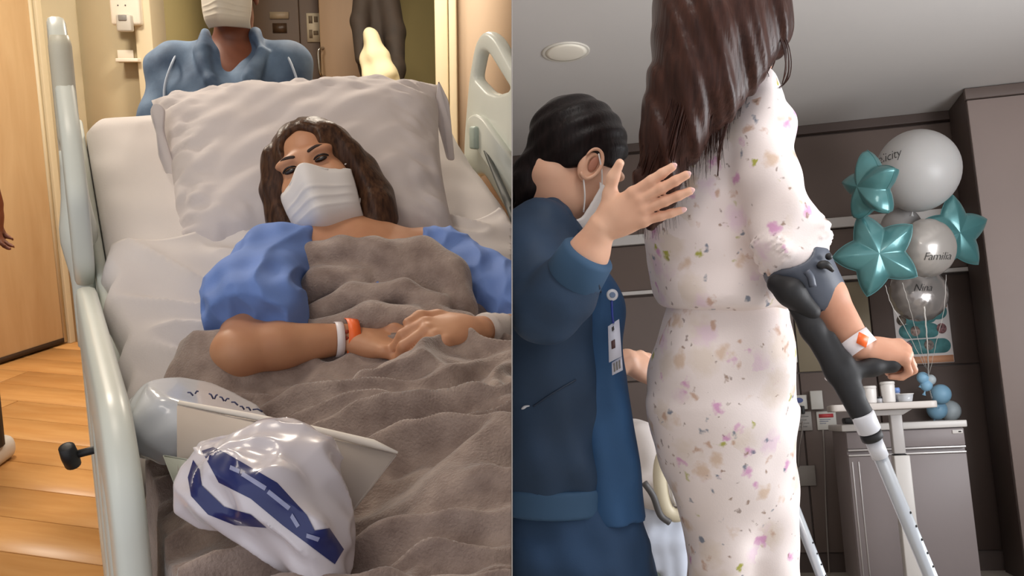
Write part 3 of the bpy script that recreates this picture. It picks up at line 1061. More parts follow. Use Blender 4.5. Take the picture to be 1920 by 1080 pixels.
def hand_clay(S, w, R, k=1.0, curl=None, spread=(.10, .03, -.04, -.12), thumb=None, kk=.006, palm=True, rs=1.0):
    """hand: wrist at w, R columns = (towards fingers, towards thumb, out of the back of the hand).
    curl: four (mcp, pip, dip) bends in radians; thumb: three points in the local frame. Returns the finger points."""
    w = np.asarray(w, float)
    L = lambda p: w + R @ (np.array(p) * k)
    curl = curl or [(.3, .4, .3)] * 4
    bz = R[:, 2]
    if palm:
        S.cap(L((0, 0, 0)), L((.035, .002, 0)), .026 * k, .030 * k, kk, (bz, .62))
        for y, x in ((.026, .082), (.009, .088), (-.009, .085), (-.026, .076)):
            S.cap(L((.022, y * .55, 0)), L((x, y, .001)), .0165 * k, .0125 * k, .012, (bz, .85))
        S.ell(L((.040, .020, -.008)), np.array((.034, .018, .014)) * k, R, .012)
        S.ell(L((.045, -.018, -.006)), np.array((.034, .014, .012)) * k, R, .012)
    tips = []
    base = ((.084, .027), (.090, .009), (.087, -.010), (.077, -.028))
    lens = ((.040, .024, .021), (.045, .028, .022), (.042, .026, .022), (.032, .020, .019))
    rad = (.0098, .0100, .0096, .0086)
    for i in range(4):
        p = np.array((base[i][0], base[i][1], .001))
        a = 0.0
        pts = [p.copy()]
        for j in range(3):
            a += curl[i][j]
            d = np.array((math.cos(a) * math.cos(spread[i]), math.sin(spread[i]), -math.sin(a)))
            p = p + d * lens[i][j]
            pts.append(p.copy())
        r = rad[i] * k * rs
        S.chain([L(q) for q in pts], [r * 1.06, r * 1.0, r * .93, r * .80], .0022 if rs < 1 else .0035)
        S.ell(L(pts[0]), np.array((.011, .010, .010)) * k, R, .006)      # knuckle
        tips.append([L(q) for q in pts])
    th = thumb or [(.018, .022, -.006), (.045, .046, -.012), (.070, .054, -.014), (.092, .056, -.016)]
    S.chain([L(q) for q in th], [.0155 * k, .0125 * k, .0105 * k, .0085 * k], .008)
    tips.append([L(q) for q in th])
    return tips


def nail(tip, prev, back, r):
    """small nail plate near a finger tip"""
    d = np.asarray(tip) - np.asarray(prev); d /= np.linalg.norm(d)
    b = np.asarray(back) - d * (np.asarray(back) @ d); b /= np.linalg.norm(b)
    R = np.stack([d, np.cross(b, d), b], 1)
    v, f = ball((0, 0, 0), (r * 1.0, r * .72, r * .22), 12, 8)
    return v @ R.T + np.asarray(tip) + d * r * .30 + b * r * .62, f


M_SKIN_A = mat('skin_patient', (205, 152, 116), 0.5, noise=0.10, nscale=14, sss=0.12, rgb2=(192, 136, 102), bump=0.03, bscale=500)
M_GOWN = mat('blue_gown', (112, 144, 212), 0.8, noise=0.07, nscale=10, bump=0.10, bscale=400)
M_MASK = mat('mask_white', (232, 228, 226), 0.75, bump=0.04, bscale=600)
M_BROW = mat('brow_brown', (52, 34, 26), 0.7)


def hair_mat(name, c1, c2, stretch, rough=0.38):
    m = mat(name, c1, rough, noise=1, nscale=1.0, rgb2=c2, stretch=stretch, bump=0.25, bscale=1.6, spec=0.18)
    return m


M_HAIR_A = hair_mat('hair_dark_brown', (88, 60, 42), (48, 30, 22), (150, 150, 18))

# ------------------------------------------------------------------ patient lying in the bed
pa = thing('person', 'patient with white mask in blue gown reclining in the hospital bed', 'person', MBED @ Vector((0.5, 1.5, 0.80)))
HC = P(595, 330, 1.88)
HR = frame((-.37, .16, .92), (-.06, -1, .12))
S = Clay(P(380, 720, 1.35) + np.array((-.06, -.22, -.03)), P(1010, 190, 2.02) + np.array((-.02, .02, .0)), .0032)
L = head_clay(S, HC, HR, 1.02)
S.cap(L(0, -.03, -.075), P(668, 462, 1.83), .050, .056, .03)
S.ell(P(668, 520, 1.80), (.165, .085, .10), None, .05)
S.ell(P(690, 560, 1.74), (.14, .085, .09), None, .05)
S.ell(P(730, 620, 1.68), (.15, .08, .06), None, .05)
sh_l, el_l, wr_l = P(520, 490, 1.74), P(446, 664, 1.46), P(652, 634, 1.54)
S.chain([P(600, 475, 1.80), sh_l], [.05, .052], .04)
S.chain([sh_l, (sh_l + el_l) / 2, el_l], [.052, .046, .041], .02)
S.chain([el_l, el_l * .65 + wr_l * .35 + np.array((0, 0, .004)), wr_l], [.041, .038, .0245], .015)
sh_r, el_r, wr_r = P(815, 480, 1.88), P(1010, 625, 1.72), P(896, 622, 1.56)
S.chain([P(730, 470, 1.84), sh_r, el_r], [.05, .05, .042], .04)
S.chain([el_r, wr_r], [.040, .027], .015)
# under hand (figure's right) and upper hand (figure's left) folded over it
R1 = frame((0, -.45, 1), (0, 0, 1)); d1 = P(850, 668, 1.50) - wr_l; d1 /= np.linalg.norm(d1)


def hand_frame(d, back):
    d = np.asarray(d, float) / np.linalg.norm(d)
    b = np.asarray(back, float); b = b - d * (b @ d); b /= np.linalg.norm(b)
    return d, b


d_, b_ = hand_frame(d1, (0, -.35, 1))
RH1 = np.stack([d_, np.cross(b_, d_), b_], 1)        # thumb away from the viewer
t1 = hand_clay(S, wr_l, RH1, 1.0, [(.35, .45, .3)] * 4, (.05, .02, -.02, -.05), [(.02, .024, 0), (.045, .036, .012), (.07, .036, .016), (.09, .034, .014)])
d_, b_ = hand_frame(P(742, 634, 1.44) - P(898, 616, 1.53), (0.05, -.75, 1))
RH2 = np.stack([d_, -np.cross(b_, d_), b_], 1)       # left hand: thumb away from the viewer
t2 = hand_clay(S, P(897, 616, 1.525), RH2, 1.04, [(.55, .75, .5), (.7, .8, .5), (.8, .9, .5), (.85, .9, .5)], (.10, .06, .0, -.06),
               [(.02, .028, -.006), (.05, .046, -.004), (.08, .052, -.004), (.104, .046, -.008)])
body = obj('body', S.mesh(), M_SKIN_A, pa, xf=KV, side=-1)


def local_obj(name, vf, L, m, parent, **kw):
    v, f = vf
    return obj(name, (np.array([L(*p) for p in np.asarray(v)]), f), m, parent, xf=KV, **kw)


M_EYE = mat('eye_dark', (30, 18, 14), 0.2)
for s in (-1, 1):
    eye = local_obj('eye', ball((s * .032, .0822, -.0010), (.0130, .0045, .0050), 18, 10), L, M_EYE, pa)
    pts = [(s * (.032 + .0155 * math.cos(a)), .0838 - .006 * math.cos(a) ** 2, .0005 + .0068 * math.sin(a)) for a in np.linspace(math.pi, 0, 12)]
    local_obj('eyelid_line', tube(pts, [.0008] + [.0019] * 10 + [.0008], 6), L, M_EYE, eye)
    pts = [(s * x, .0875 - y, z) for x, y, z in ((.013, .000, .0205), (.022, .0000, .0235), (.034, .0020, .0255), (.045, .0068, .0235), (.053, .0125, .0190))]
    local_obj('eyebrow', tube(spline(pts, 14), [.0015] + [.0032] * 6 + [.0030, .0028, .0026, .0024, .002, .0016, .001], 8, flatn=((0, 1, 0), .5)), L, M_BROW, pa)
mk = obj('mask', mask_mesh(L, 1.02, -.030, -.133), M_MASK, pa, xf=KV)
local_obj('nose_seam', tube([(x, .0245 + .076 * max(0, math.cos(math.asin(x / .0765))) ** .75 + .026 * .85 * math.exp(-(x / .0295) ** 2), -.034 + .019 * math.exp(-(x / .0295) ** 2)) for x in np.linspace(-.04, .04, 24)], .0010, 6), L, M_MASK, mk)
for s in (-1, 1):
    for z0, z1 in ((-.016, .006), (-.10, -.034)):
        local_obj('ear_loop', tube(spline([(s * .067, .045, z0), (s * .077, .02, (z0 + z1) / 2), (s * .079, -.012, z1)], 10), .0014, 6), L, M_MASK, mk)
# hair: parted cap with two long sides
S = Clay(HC - np.array((.19, .17, .26)), HC + np.array((.19, .15, .19)), .0032)
K = 1.02
E = lambda p, r, kk, cut=False: S.ell(L(*p), np.array(r) * K, HR, kk, cut)
E((0, -.020, .036), (.088, .104, .094), .01)
E((0, .130, -.034), (.064, .110, .094), .012, True)
E((0, .088, .052), (.036, .06, .032), .02, True)
E((0, .14, -.09), (.08, .10, .09), .012, True)
for pts, rr in (([(.066, .035, .060), (.084, .018, .0), (.090, .005, -.055), (.078, .012, -.110), (.050, .030, -.150)], [.022, .030, .036, .034, .020]),
                ([(.060, .00, .04), (.095, -.02, -.02), (.088, -.02, -.09), (.060, .0, -.15)], [.03, .034, .034, .024]),
                ([(-.062, .038, .062), (-.080, .024, .010), (-.088, .010, -.05), (-.092, .010, -.105), (-.078, .022, -.150)], [.020, .024, .028, .034, .026]),
                ([(-.06, .0, .05), (-.088, -.01, -.02), (-.10, -.01, -.08), (-.098, .0, -.135)], [.03, .03, .03, .026])):
    S.chain([L(*q) for q in pts], [r * K for r in rr], .014)
S.cap(L(0, -.06, .134), L(0, .075, .112), .006, .004, .008, cut=True)     # parting
hx, hz = HR[:, 0], HR[:, 2]
S.warp(lambda x, y, z: .0011 * np.sin(190 * ((x - HC[0]) * hx[0] + (z - HC[2]) * hx[2] + .6 * (y - HC[1])) + 3 * np.sin(9 * z + 4 * y)))
hr = obj('hair', S.mesh(), M_HAIR_A, pa, xf=KV)
rng = np.random.default_rng(4)
st = []
for k in range(70):
    s = 1 if k % 2 else -1
    a = rng.random() * 1.0
    x0 = s * (.012 + .06 * a)
    pts = [(x0 * .6, .034 - .05 * a, .110 - .012 * a), (s * (.070 + .016 * a), .030 - .07 * a, .06), (s * (.092 + .012 * rng.random()), .02 - .07 * a, -.02),
           (s * (.098 + .022 * rng.random()), .01 - .04 * a, -.09), (s * (.075 + .035 * rng.random()), .02 - .02 * a, -.15 - .02 * rng.random())]
    st.append(tube(np.array([L(*q) for q in spline(pts, 16)]), [.0006] + [.0016] * 12 + [.0013, .001, .0005], 4))
tag(obj('hair_strands', join(*st), M_HAIR_A, hr, xf=KV), kind='stuff')

# gown: shoulders and the two wide short sleeves
S = Clay(P(380, 660, 1.40) + np.array((-.08, -.10, -.02)), P(1020, 415, 2.02), .0032)
S.ell(P(655, 528, 1.80), (.185, .098, .105), None, .04)
S.ell(P(715, 585, 1.73), (.165, .100, .10), None, .04)
S.chain([P(590, 478, 1.78), P(520, 492, 1.73), P(476, 560, 1.60), P(480, 590, 1.54)], [.050, .070, .080, .084], .03)
hn = P(440, 668, 1.44) - P(500, 540, 1.62); hn /= np.linalg.norm(hn); hp = P(498, 618, 1.50)
S.put(lambda x, y, z: -((x - hp[0]) * hn[0] + (y - hp[1]) * hn[1] + (z - hp[2]) * hn[2]), P(360, 720, 1.4) - .1, P(570, 560, 1.62), .004, cut=True)
S.chain([P(760, 475, 1.85), P(830, 488, 1.87), P(900, 540, 1.80), P(985, 590, 1.72)], [.045, .062, .068, .072], .03)
S.ell(P(668, 452, 1.78), (.085, .09, .050), None, .02, True)
wv5 = waves(8, 10, .045, .15, [(1, .2, .7), (.5, .2, -1)])
S.warp(lambda x, y, z: .010 * (.5 - np.abs(wv5(x, y, z))))
obj('gown', S.mesh(), M_GOWN, pa, xf=KV, side=-1)
# bandaged left forearm with its wrist splint strap
ax = wr_r - el_r; ax /= np.linalg.norm(ax)
obj('bandage', tube([wr_r - ax * q for q in np.linspace(.012, .17, 14)], [.0315 + .003 * (i % 2) for i in range(14)], 20), mat('bandage_white', (224, 214, 208), 0.9, bump=0.4, bscale=700), pa, xf=KV, side=-1)
obj('bandage_strap', tube([P(868, 650, 1.50), P(915, 664, 1.47), P(965, 672, 1.46)], [.010, .016, .018], 10, flatn=((0, 0, 1), .5)), mat('strap_grey', (96, 90, 86), 0.8, bump=0.3, bscale=500), pa, xf=KV, side=-1)


def bracelet(c, axis, r, w, m, name, parent, squash=.85, th=.0012, gap=0.0):
    """band round a wrist"""
    axis = np.asarray(axis) / np.linalg.norm(axis)
    R = frame(axis, (0, -.4, 1))
    g = np.zeros((37, 4, 3))
    for i, a in enumerate(np.linspace(0, 2 * math.pi, 37)):
        for j, (dr_, dz) in enumerate(((0, -w / 2), (th, -w / 2), (th, w / 2), (0, w / 2))):
            g[i, j] = np.asarray(c) + R @ np.array([math.cos(a) * (r + dr_), math.sin(a) * (r + dr_) * squash, dz])
    g = np.concatenate([g, g[:, :1]], 1)
    return obj(name, grid_mesh(g), m, parent, xf=KV)


fa = wr_l - el_l
M_BAND = mat('band_white', (236, 228, 230), 0.4)
M_ORANGE = mat('band_orange', (255, 112, 44), 0.45)
bracelet(wr_l - fa / np.linalg.norm(fa) * .016, fa + np.array((.06, 0, -.02)), .0310, .013, M_BAND, 'white_wristband', pa, .92)
oc = wr_l + fa / np.linalg.norm(fa) * .004
ob = bracelet(oc, fa + np.array((.02, 0, -.03)), .0345, .020, M_ORANGE, 'orange_wristband', pa, .92)
for k in range(3):
    c = oc + np.array((.0, -.0320 + .0015 * abs(k - 1), .012 - .011 * k))
    obj('print_mark', (ball(c, (.004, .0012, .0035), 8, 6)), mat('print_brown', (150, 50, 20), 0.6), ob, xf=KV)

# ------------------------------------------------------------------ taupe plush blanket
def plush(name, rgb, rgb2):
    m = mat(name, rgb, 0.9, noise=1, nscale=26, rgb2=rgb2, bump=0.55, bscale=260, sheen=0.5)
    return m


M_PLUSH = plush('taupe_plush', (168, 150, 140), (132, 114, 106))
bk_ = thing('blanket', 'taupe plush blanket bunched over the reclining patient', 'blanket', MBED @ Vector((0.5, 1.0, 0.80)))


def ridge(w, x, y, z):
    q = w(x, y, z)
    return np.exp(-(q / .42) ** 2)


rw1 = waves(31, 5, .22, .42, [(.5, 1, 0), (.8, .6, 0), (.2, 1, 0)])
rw2 = waves(32, 6, .10, .22, [(.3, 1, 0), (1, .5, 0), (.6, 1, 0)])
rw3 = waves(33, 8, .035, .08)
ns, ntt = 330, 340
u = np.linspace(0, 1, ns)[:, None]
t = np.linspace(.42, 1.60, ntt)[None, :]
sl = np.interp(t, [.42, .80, 1.0, 1.15, 1.3, 1.45, 1.53, 1.60], [.084, .084, .084, .085, .09, .12, .17, .26])
hang = np.clip(1 - u / .06, 0, 1) * np.interp(t, [.42, 1.25, 1.42, 1.6], [1, 1, 0, 0])
s = sl + np.clip((u - .06) / .94, 0, 1) * (.97 - sl)
s = s - .014 * np.clip(1 - u / .06, 0, 1)
thigh = np.exp(-((s - .55) / .26) ** 2) * np.interp(t, [.4, .7, 1.0, 1.3, 1.45, 1.6], [.08, .10, .115, .115, .095, .06])
knee = .04 * np.exp(-((s - .80) / .12) ** 2 - ((t - .85) / .2) ** 2)
lump = .085 * np.exp(-((s - .24) / .10) ** 2 - ((t - 1.46) / .09) ** 2) + .04 * np.exp(-((s - .17) / .08) ** 2 - ((t - .70) / .16) ** 2)
wx, wy = s + .05 * rw2(s * .6, t * .6, 0), t + .05 * rw1(t, s, 0)
z = back_z(t + 0 * s) + .022 + thigh + knee + lump
z = z + .034 * ridge(rw1, wx, wy, 0) * np.clip(u * 10, .2, 1) + .020 * ridge(rw2, wx, wy, 0) + .004 * rw3(s, t, 0)
e = np.clip(1 - u / .045, 0, 1)
z = z - .018 * e ** 2 - .17 * hang ** .8
e2 = np.clip((t - 1.55) / .05, 0, 1) * (1 + 0 * s)
z = z - .035 * e2 ** 2
g = np.stack([s + .012 * rw2(0 * s + .3, t + 0 * s, .1) * np.clip(u / .15, 0, 1), t + 0 * s + .02 * rw2(s + 0 * t, .2 + 0 * s * t, .5), z], -1)
obj('drape', grid_mesh(g), M_PLUSH, bk_, xf=MBED, side=-1)
# the part pulled up over the chest
S = Clay(P(535, 665, 1.50) + np.array((0, -.12, 0)), P(900, 440, 1.85), .0034)
S.ell(P(712, 540, 1.735), (.150, .090, .082), None, .03)
S.ell(P(790, 540, 1.72), (.095, .085, .078), frame((.35, 0, 1), (0, 1, 0)), .03)
S.chain([P(566, 520, 1.70), P(590, 486, 1.71), P(640, 474, 1.71), P(700, 478, 1.70), P(738, 488, 1.69)], [.026, .030, .030, .030, .026], .02)
S.chain([P(752, 474, 1.72), P(790, 480, 1.71), P(840, 520, 1.68), P(862, 580, 1.64)], [.026, .034, .040, .036], .02)
S.chain([P(575, 600, 1.60), P(660, 560, 1.62), P(760, 550, 1.62), P(820, 575, 1.60)], [.022, .026, .024, .024], .016)
S.chain([P(590, 625, 1.56), P(700, 596, 1.57), P(800, 598, 1.57), P(870, 612, 1.57)], [.026, .026, .026, .026], .016)
S.chain([P(570, 560, 1.66), P(600, 530, 1.66), P(680, 520, 1.65)], [.03, .026, .018], .016)
S.chain([P(741, 474, 1.62), P(742, 510, 1.60), P(768, 540, 1.58), P(812, 580, 1.55)], [.010, .011, .009, .011], .012, cut=True)
S.chain([P(640, 520, 1.58), P(700, 512, 1.575), P(742, 514, 1.58)], [.004, .009, .010], .012, cut=True)
S.warp(lambda x, y, z: .003 * rw3(x * .6, y * .6, z * .6))
obj('chest_fold', S.mesh(), M_PLUSH, bk_, xf=KV, side=-1)

# ------------------------------------------------------------------ bags and folder on the bed
M_BAG = mat('bag_white', (216, 211, 218), 0.25, coat=0.3, bump=0.15, bscale=14)
M_NAVY = mat('bag_navy', (34, 46, 104), 0.3, coat=0.2)
M_CARD = mat('card_grey', (196, 184, 174), 0.6, noise=0.03, nscale=5)
M_CLEAR = mat('bag_translucent', (214, 218, 224), 0.2, coat=0.4, noise=0.05, nscale=20)


def slab(quad, th, m, name, parent, nrm=None, bev=.002, sub=0, wob=0.0, **kw):
    """thin slab over a view-frame polygon"""
    q = np.array(quad, float)
    n = np.cross(q[1] - q[0], q[2] - q[0]); n /= np.linalg.norm(n)
    if n[1] > 0: n = -n
    bm = bmesh.new()
    a = [bm.verts.new(p) for p in q]; b = [bm.verts.new(p - n * th) for p in q]
    k = len(q)
    bm.faces.new(a); bm.faces.new(b[::-1])
    for i in range(k):
        bm.faces.new((a[(i + 1) % k], a[i], b[i], b[(i + 1) % k]))
    bmesh.ops.recalc_face_normals(bm, faces=bm.faces[:])
    if bev:
        bmesh.ops.bevel(bm, geom=bm.edges[:], offset=bev, segments=2, affect='EDGES')
    return obj(name, bm_out(bm), m, parent, smooth=False, xf=KV, **kw)


# translucent bag against the rail
cbag = thing('plastic_bag', 'translucent white plastic bag with handwriting, behind the card folder', 'bag', KV @ Vector(P(380, 800, 1.12)))
S = Clay(P(235, 940, 1.20) + np.array((-.03, -.14, 0)), P(590, 640, 1.40), .0032)
S.ell(P(366, 760, 1.24), (.098, .10, .045), frame((-.25, -.3, 1), (0, 1, 0)), .02)
S.ell(P(332, 785, 1.22), (.050, .07, .060), None, .03)
S.ell(P(440, 770, 1.22), (.095, .08, .030), frame((-.30, -.3, 1), (0, 1, 0)), .03)
wb_ = waves(51, 8, .03, .10)
S.warp(lambda x, y, z: .0035 * wb_(x, y, z))
S.keep(lambda x, y, z: (z - ((540 - 716) / FPX * 1.26 + (x - P(330, 0, 1.26)[0]) * -.33)), .01)
obj('bag', S.mesh(), M_CLEAR, cbag, xf=KV)
for k, (x0, y0, x1, y1) in enumerate(((352, 736, 362, 742), (366, 738, 372, 734), (392, 738, 400, 748), (402, 748, 408, 740), (412, 744, 420, 752), (422, 752, 430, 748), (434, 754, 446, 760), (450, 762, 458, 768), (462, 764, 470, 770), (474, 768, 492, 772))):
    q = [P(x0, y0, 1.150), P((x0 + x1) / 2, (y0 + y1) / 2 - 3, 1.149), P(x1, y1, 1.150)]
    obj('pen_stroke', tube(q, .0011, 5), mat('pen_ink', (70, 74, 110), 0.6), cbag, xf=KV)

fol = thing('card_folder', 'open grey card folder with white edge between the two bags', 'folder', KV @ Vector(P(520, 900, 1.05)))
slab([P(330, 757, 1.13), P(745, 850, 1.02), P(660, 960, 1.00), P(330, 900, 1.06)], .004, M_CARD, 'front_cover', fol)
slab([P(334, 752, 1.165), P(560, 792, 1.11), P(745, 846, 1.045), P(650, 960, 1.03), P(340, 890, 1.12)], .004, M_CARD, 'back_cover', fol)
obj('top_edge', tube([P(336, 756, 1.135), P(470, 780, 1.10), P(600, 808, 1.06), P(700, 832, 1.03), P(746, 849, 1.018)], [.0035, .004, .0045, .005, .0015], 8), mat('paper_edge', (232, 224, 214), 0.6), fol, xf=KV)
slab([P(303, 852, 1.10), P(420, 872, 1.02), P(430, 960, 0.99), P(345, 960, 1.02)], .003, mat('card_mint', (178, 184, 176), 0.6), 'inner_flap', fol)

bag = thing('shopping_bag', 'glossy white plastic bag with navy printed band, nearest on the bed', 'bag', KV @ Vector(P(520, 1000, 0.92)))
S = Clay(P(325, 1130, 0.98) + np.array((-.03, -.16, -.03)), P(690, 740, 1.10) + np.array((.06, 0, .03)), .0028)
BAGP = [(362, 842), (402, 834), (440, 818), (482, 798), (560, 806), (604, 834), (636, 886), (652, 935), (664, 1000), (660, 1068), (640, 1080), (560, 1046), (470, 992), (392, 972), (350, 945), (342, 895)]
S.slab2([(P(x, y, .94)[0], P(x, y, .94)[2]) for x, y in BAGP], .94, .062, .050, .45)
S.chain([P(420, 880, .89), P(500, 925, .875), P(580, 990, .865)], [.016, .020, .014], .03)
wb2 = waves(57, 9, .035, .12)
S.warp(lambda x, y, z: .0045 * (1 - 2 * np.abs(wb2(x, y, z))))
bv, bf = S.mesh(2)
obj('bag', (bv, bf), M_BAG, bag, xf=KV)


def on_surface(v, poly, d_near=.0012, maxseg=6):
    """print: a pixel polygon laid onto the near side of a view-frame mesh, as a thin raised layer"""
    from mathutils.bvhtree import BVHTree
    from mathutils.geometry import tessellate_polygon
    tree = BVHTree.FromPolygons([tuple(p) for p in v[0]], [tuple(int(i) for i in q) for q in v[1]])
    bm = bmesh.new()
    vs = [bm.verts.new((x, y, 0)) for x, y in poly]
    bm.faces.new(vs)
    bmesh.ops.triangulate(bm, faces=bm.faces[:])
    for _ in range(6):
        es = [e for e in bm.edges if e.calc_length() > maxseg]
        if not es: break
        bmesh.ops.subdivide_edges(bm, edges=es, cuts=1, use_grid_fill=False)
        bmesh.ops.triangulate(bm, faces=bm.faces[:])
    bad = []
    last = None
    for q in bm.verts:
        r = Vector(P(q.co.x, q.co.y, 1.0)).normalized()
        hit = tree.ray_cast(Vector((0, 0, 0)), r)
        if hit[0] is None:
            bad.append(q)
        else:
            q.co = hit[0] - r * d_near
    bmesh.ops.delete(bm, geom=bad, context='VERTS')
    bmesh.ops.recalc_face_normals(bm, faces=bm.faces[:])
    return bm_out(bm)


band = [(378, 845), (400, 838), (425, 850), (520, 905), (575, 965), (590, 995), (618, 990), (645, 1030), (628, 1058), (590, 1030), (530, 985), (470, 935), (410, 905)]
obj('navy_band', on_surface((bv, bf), band), M_NAVY, bag, xf=KV)
band2 = [(362, 862), (374, 880), (378, 910), (420, 950), (470, 965), (500, 990), (440, 985), (390, 965), (358, 930), (352, 895)]
obj('navy_band', on_surface((bv, bf), band2), M_NAVY, bag, xf=KV)
for q in ([(432, 872), (450, 880), (448, 888), (430, 880)], [(455, 884), (500, 912), (496, 920), (452, 892)], [(505, 918), (545, 950), (540, 957), (500, 925)], [(548, 962), (562, 985), (556, 990), (544, 970)], [(575, 1000), (600, 1008), (596, 1016), (574, 1008)]):
    obj('band_lettering', on_surface((bv, bf), q, .002), mat('band_print', (150, 156, 190), 0.4), bag, xf=KV)
slab([P(362, 838, .93), P(402, 832, .95), P(422, 905, .90), P(400, 915, .895)], .0015, M_BAG, 'bag_fold', bag, bev=.0004)

# ------------------------------------------------------------------ attendant pushing the bed
at_ = thing('person', 'masked attendant in open blue scrub shirt standing behind the bed head', 'person', (W(432, 60, 2.95).x, W(432, 60, 2.95).y, 0))
M_SKIN_B = mat('skin_attendant', (128, 72, 48), 0.5, noise=0.12, nscale=14, sss=0.08)
M_DENIM = mat('blue_scrub', (110, 134, 160), 0.75, noise=0.35, nscale=9, rgb2=(66, 86, 112), bump=0.1, bscale=300)
AC = P(434, -18, 2.95)
AR = frame((0, -.10, 1), (0, -1, -.05))
S = Clay(P(270, 330, 3.0) + np.array((0, -.25, 0)), P(600, -110, 3.25), .005)
LA = head_clay(S, AC, AR, 1.04)
S.cap(LA(0, -.03, -.08), P(432, 110, 3.0), .058, .068, .03)
S.ell(P(432, 190, 3.00), (.16, .120, .17), None, .04)
S.chain([P(390, 118, 3.02), P(330, 140, 3.02), P(310, 250, 2.98), P(330, 320, 2.85)], [.06, .066, .052, .045], .05)
S.chain([P(474, 118, 3.02), P(534, 136, 3.02), P(548, 250, 2.98), P(530, 320, 2.85)], [.06, .066, .052, .045], .05)
obj('body', S.mesh(), M_SKIN_B, at_, xf=KV)
S = Clay(P(262, 345, 3.0) + np.array((0, -.27, 0)), P(610, 30, 3.28), .005)
S.ell(P(432, 205, 3.00), (.205, .145, .19), None, .05)
S.chain([P(396, 112, 3.00), P(332, 132, 3.01), P(304, 240, 2.97), P(316, 320, 2.86)], [.070, .086, .074, .066], .05)
S.chain([P(470, 112, 3.00), P(532, 128, 3.01), P(552, 240, 2.97), P(540, 320, 2.86)], [.070, .086, .074, .066], .05)
S.chain([P(432, 30, 2.96), P(432, 80, 2.84), P(432, 120, 2.82), P(434, 205, 2.82)], [.088, .080, .066, .014], .012, cut=True)
S.chain([P(386, 62, 2.99), P(376, 96, 2.91), P(396, 150, 2.865), P(426, 205, 2.855)], [.012, .022, .020, .012], .014)
S.chain([P(480, 62, 2.99), P(490, 96, 2.91), P(472, 150, 2.865), P(442, 205, 2.855)], [.012, .022, .020, .012], .014)
wa = waves(61, 8, .06, .2, [(1, .2, .5), (.6, 0, -1)])
S.warp(lambda x, y, z: .009 * wa(x, y, z))
obj('shirt', S.mesh(), M_DENIM, at_, xf=KV)
for sx in (-1, 1):
    x = 434 + sx * 108
    obj('sleeve_piping', tube(spline([P(434 + sx * 92, 84, 2.97), P(434 + sx * 112, 120, 2.90), P(434 + sx * 126, 170, 2.88), P(434 + sx * 120, 230, 2.87)], 16), .004, 6), mat('piping_pale', (186, 198, 214), 0.7), at_, xf=KV)
am = obj('mask', mask_mesh(LA, 1.06), mat('mask_ivory', (214, 206, 190), 0.75), at_, xf=KV)
for s_ in (-1, 1):
    obj('ear_loop', tube(np.array([LA(*q) for q in spline([(s_ * .067, .045, -.016), (s_ * .077, .02, -.006), (s_ * .081, -.012, .01)], 8)]), .0016, 6), MATS['mask_white'], am, xf=KV)
    eye = obj('eye', xform(ball((s_ * .032, .082, 0), (.012, .004, .005), 14, 8), Matrix([[*(AR[i] * 1.04), AC[i]] for i in range(3)] + [[0, 0, 0, 1]])), M_EYE, at_, xf=KV)
S = Clay(AC - np.array((.12, .14, .06)), AC + np.array((.12, .14, .16)), .005)
S.ell(LA(0, -.02, .04), np.array((.081, .098, .090)), AR, .01)
S.ell(LA(0, .12, -.02), np.array((.07, .09, .10)), AR, .01, True)
S.ell(LA(0, .02, -.08), np.array((.1, .12, .07)), AR, .01, True)
obj('hair', S.mesh(), mat('hair_black', (24, 18, 16), 0.5), at_, xf=KV)
# trousers and shoes hidden by the bed
px0 = W(432, 300, 3.03)
for sx in (-1, 1):
    obj('trouser_leg', tube([(px0.x + sx * .09, px0.y + .05, 0.95), (px0.x + sx * .10, px0.y + .05, .5), (px0.x + sx * .10, px0.y + .06, .07)], [.10, .075, .06], 16), M_DENIM, at_)
    sh = box((px0.x + sx * .10 - .045, px0.y - .12, 0), (px0.x + sx * .10 + .045, px0.y + .13, .08), .03, 3)
    obj('shoe', sh, M_BLACK, at_)

# ------------------------------------------------------------------ second person further back
DP = 4.9
op = thing('person', 'person in dark jacket holding a pale garment inside the recess', 'person', (W(705, 60, DP).x, W(705, 60, DP).y, 0))
M_DJ = mat('dark_jacket', (44, 32, 22), 0.8, noise=0.2, nscale=12)
S = Clay(P(655, 330, DP) + np.array((0, -.25, 0)), P(770, -190, DP + .3), .008)
S.ell(P(700, -130, DP), (.08, .09, .115), None, .02)
S.cap(P(700, -100, DP), P(702, -40, DP), .055, .06, .03)
S.cap(P(700, 0, DP + .08), P(715, 280, DP + .08), .06, .06, .05)
obj('body', S.mesh(), M_SKIN_B, op, xf=KV)
S = Clay(P(640, 330, DP) + np.array((0, -.28, 0)), P(780, -90, DP + .35), .008)
S.ell(P(704, 60, DP + .06), (.115, .12, .34), None, .05)
S.chain([P(722, -30, DP), P(740, 60, DP - .04), P(742, 130, DP - .12), P(735, 200, DP - .16)], [.065, .055, .048, .04], .03)
S.chain([P(684, -30, DP), P(674, 40, DP - .08), P(680, 110, DP - .14)], [.055, .045, .04], .03)
obj('jacket', S.mesh(), M_DJ, op, xf=KV)
S = Clay(P(655, 330, DP - .4), P(760, 30, DP), .006)
S.chain([P(694, 66, DP - .20), P(704, 110, DP - .22), P(714, 150, DP - .22), P(712, 220, DP - .22)], [.040, .072, .095, .09], .03)
wo = waves(71, 5, .06, .15)
S.warp(lambda x, y, z: .008 * wo(x, y, z))
obj('pale_garment', S.mesh(), mat('garment_cream', (206, 196, 160), 0.8), op, xf=KV)
po = W(705, 300, DP + .05)
for sx in (-1, 1):
    obj('trouser_leg', tube([(po.x + sx * .075, po.y + .03, .95), (po.x + sx * .08, po.y + .03, .07)], [.09, .06], 14), M_DJ, op)
    obj('shoe', box((po.x + sx * .08 - .045, po.y - .12, 0), (po.x + sx * .08 + .045, po.y + .12, .08), .03, 3), M_BLACK, op)

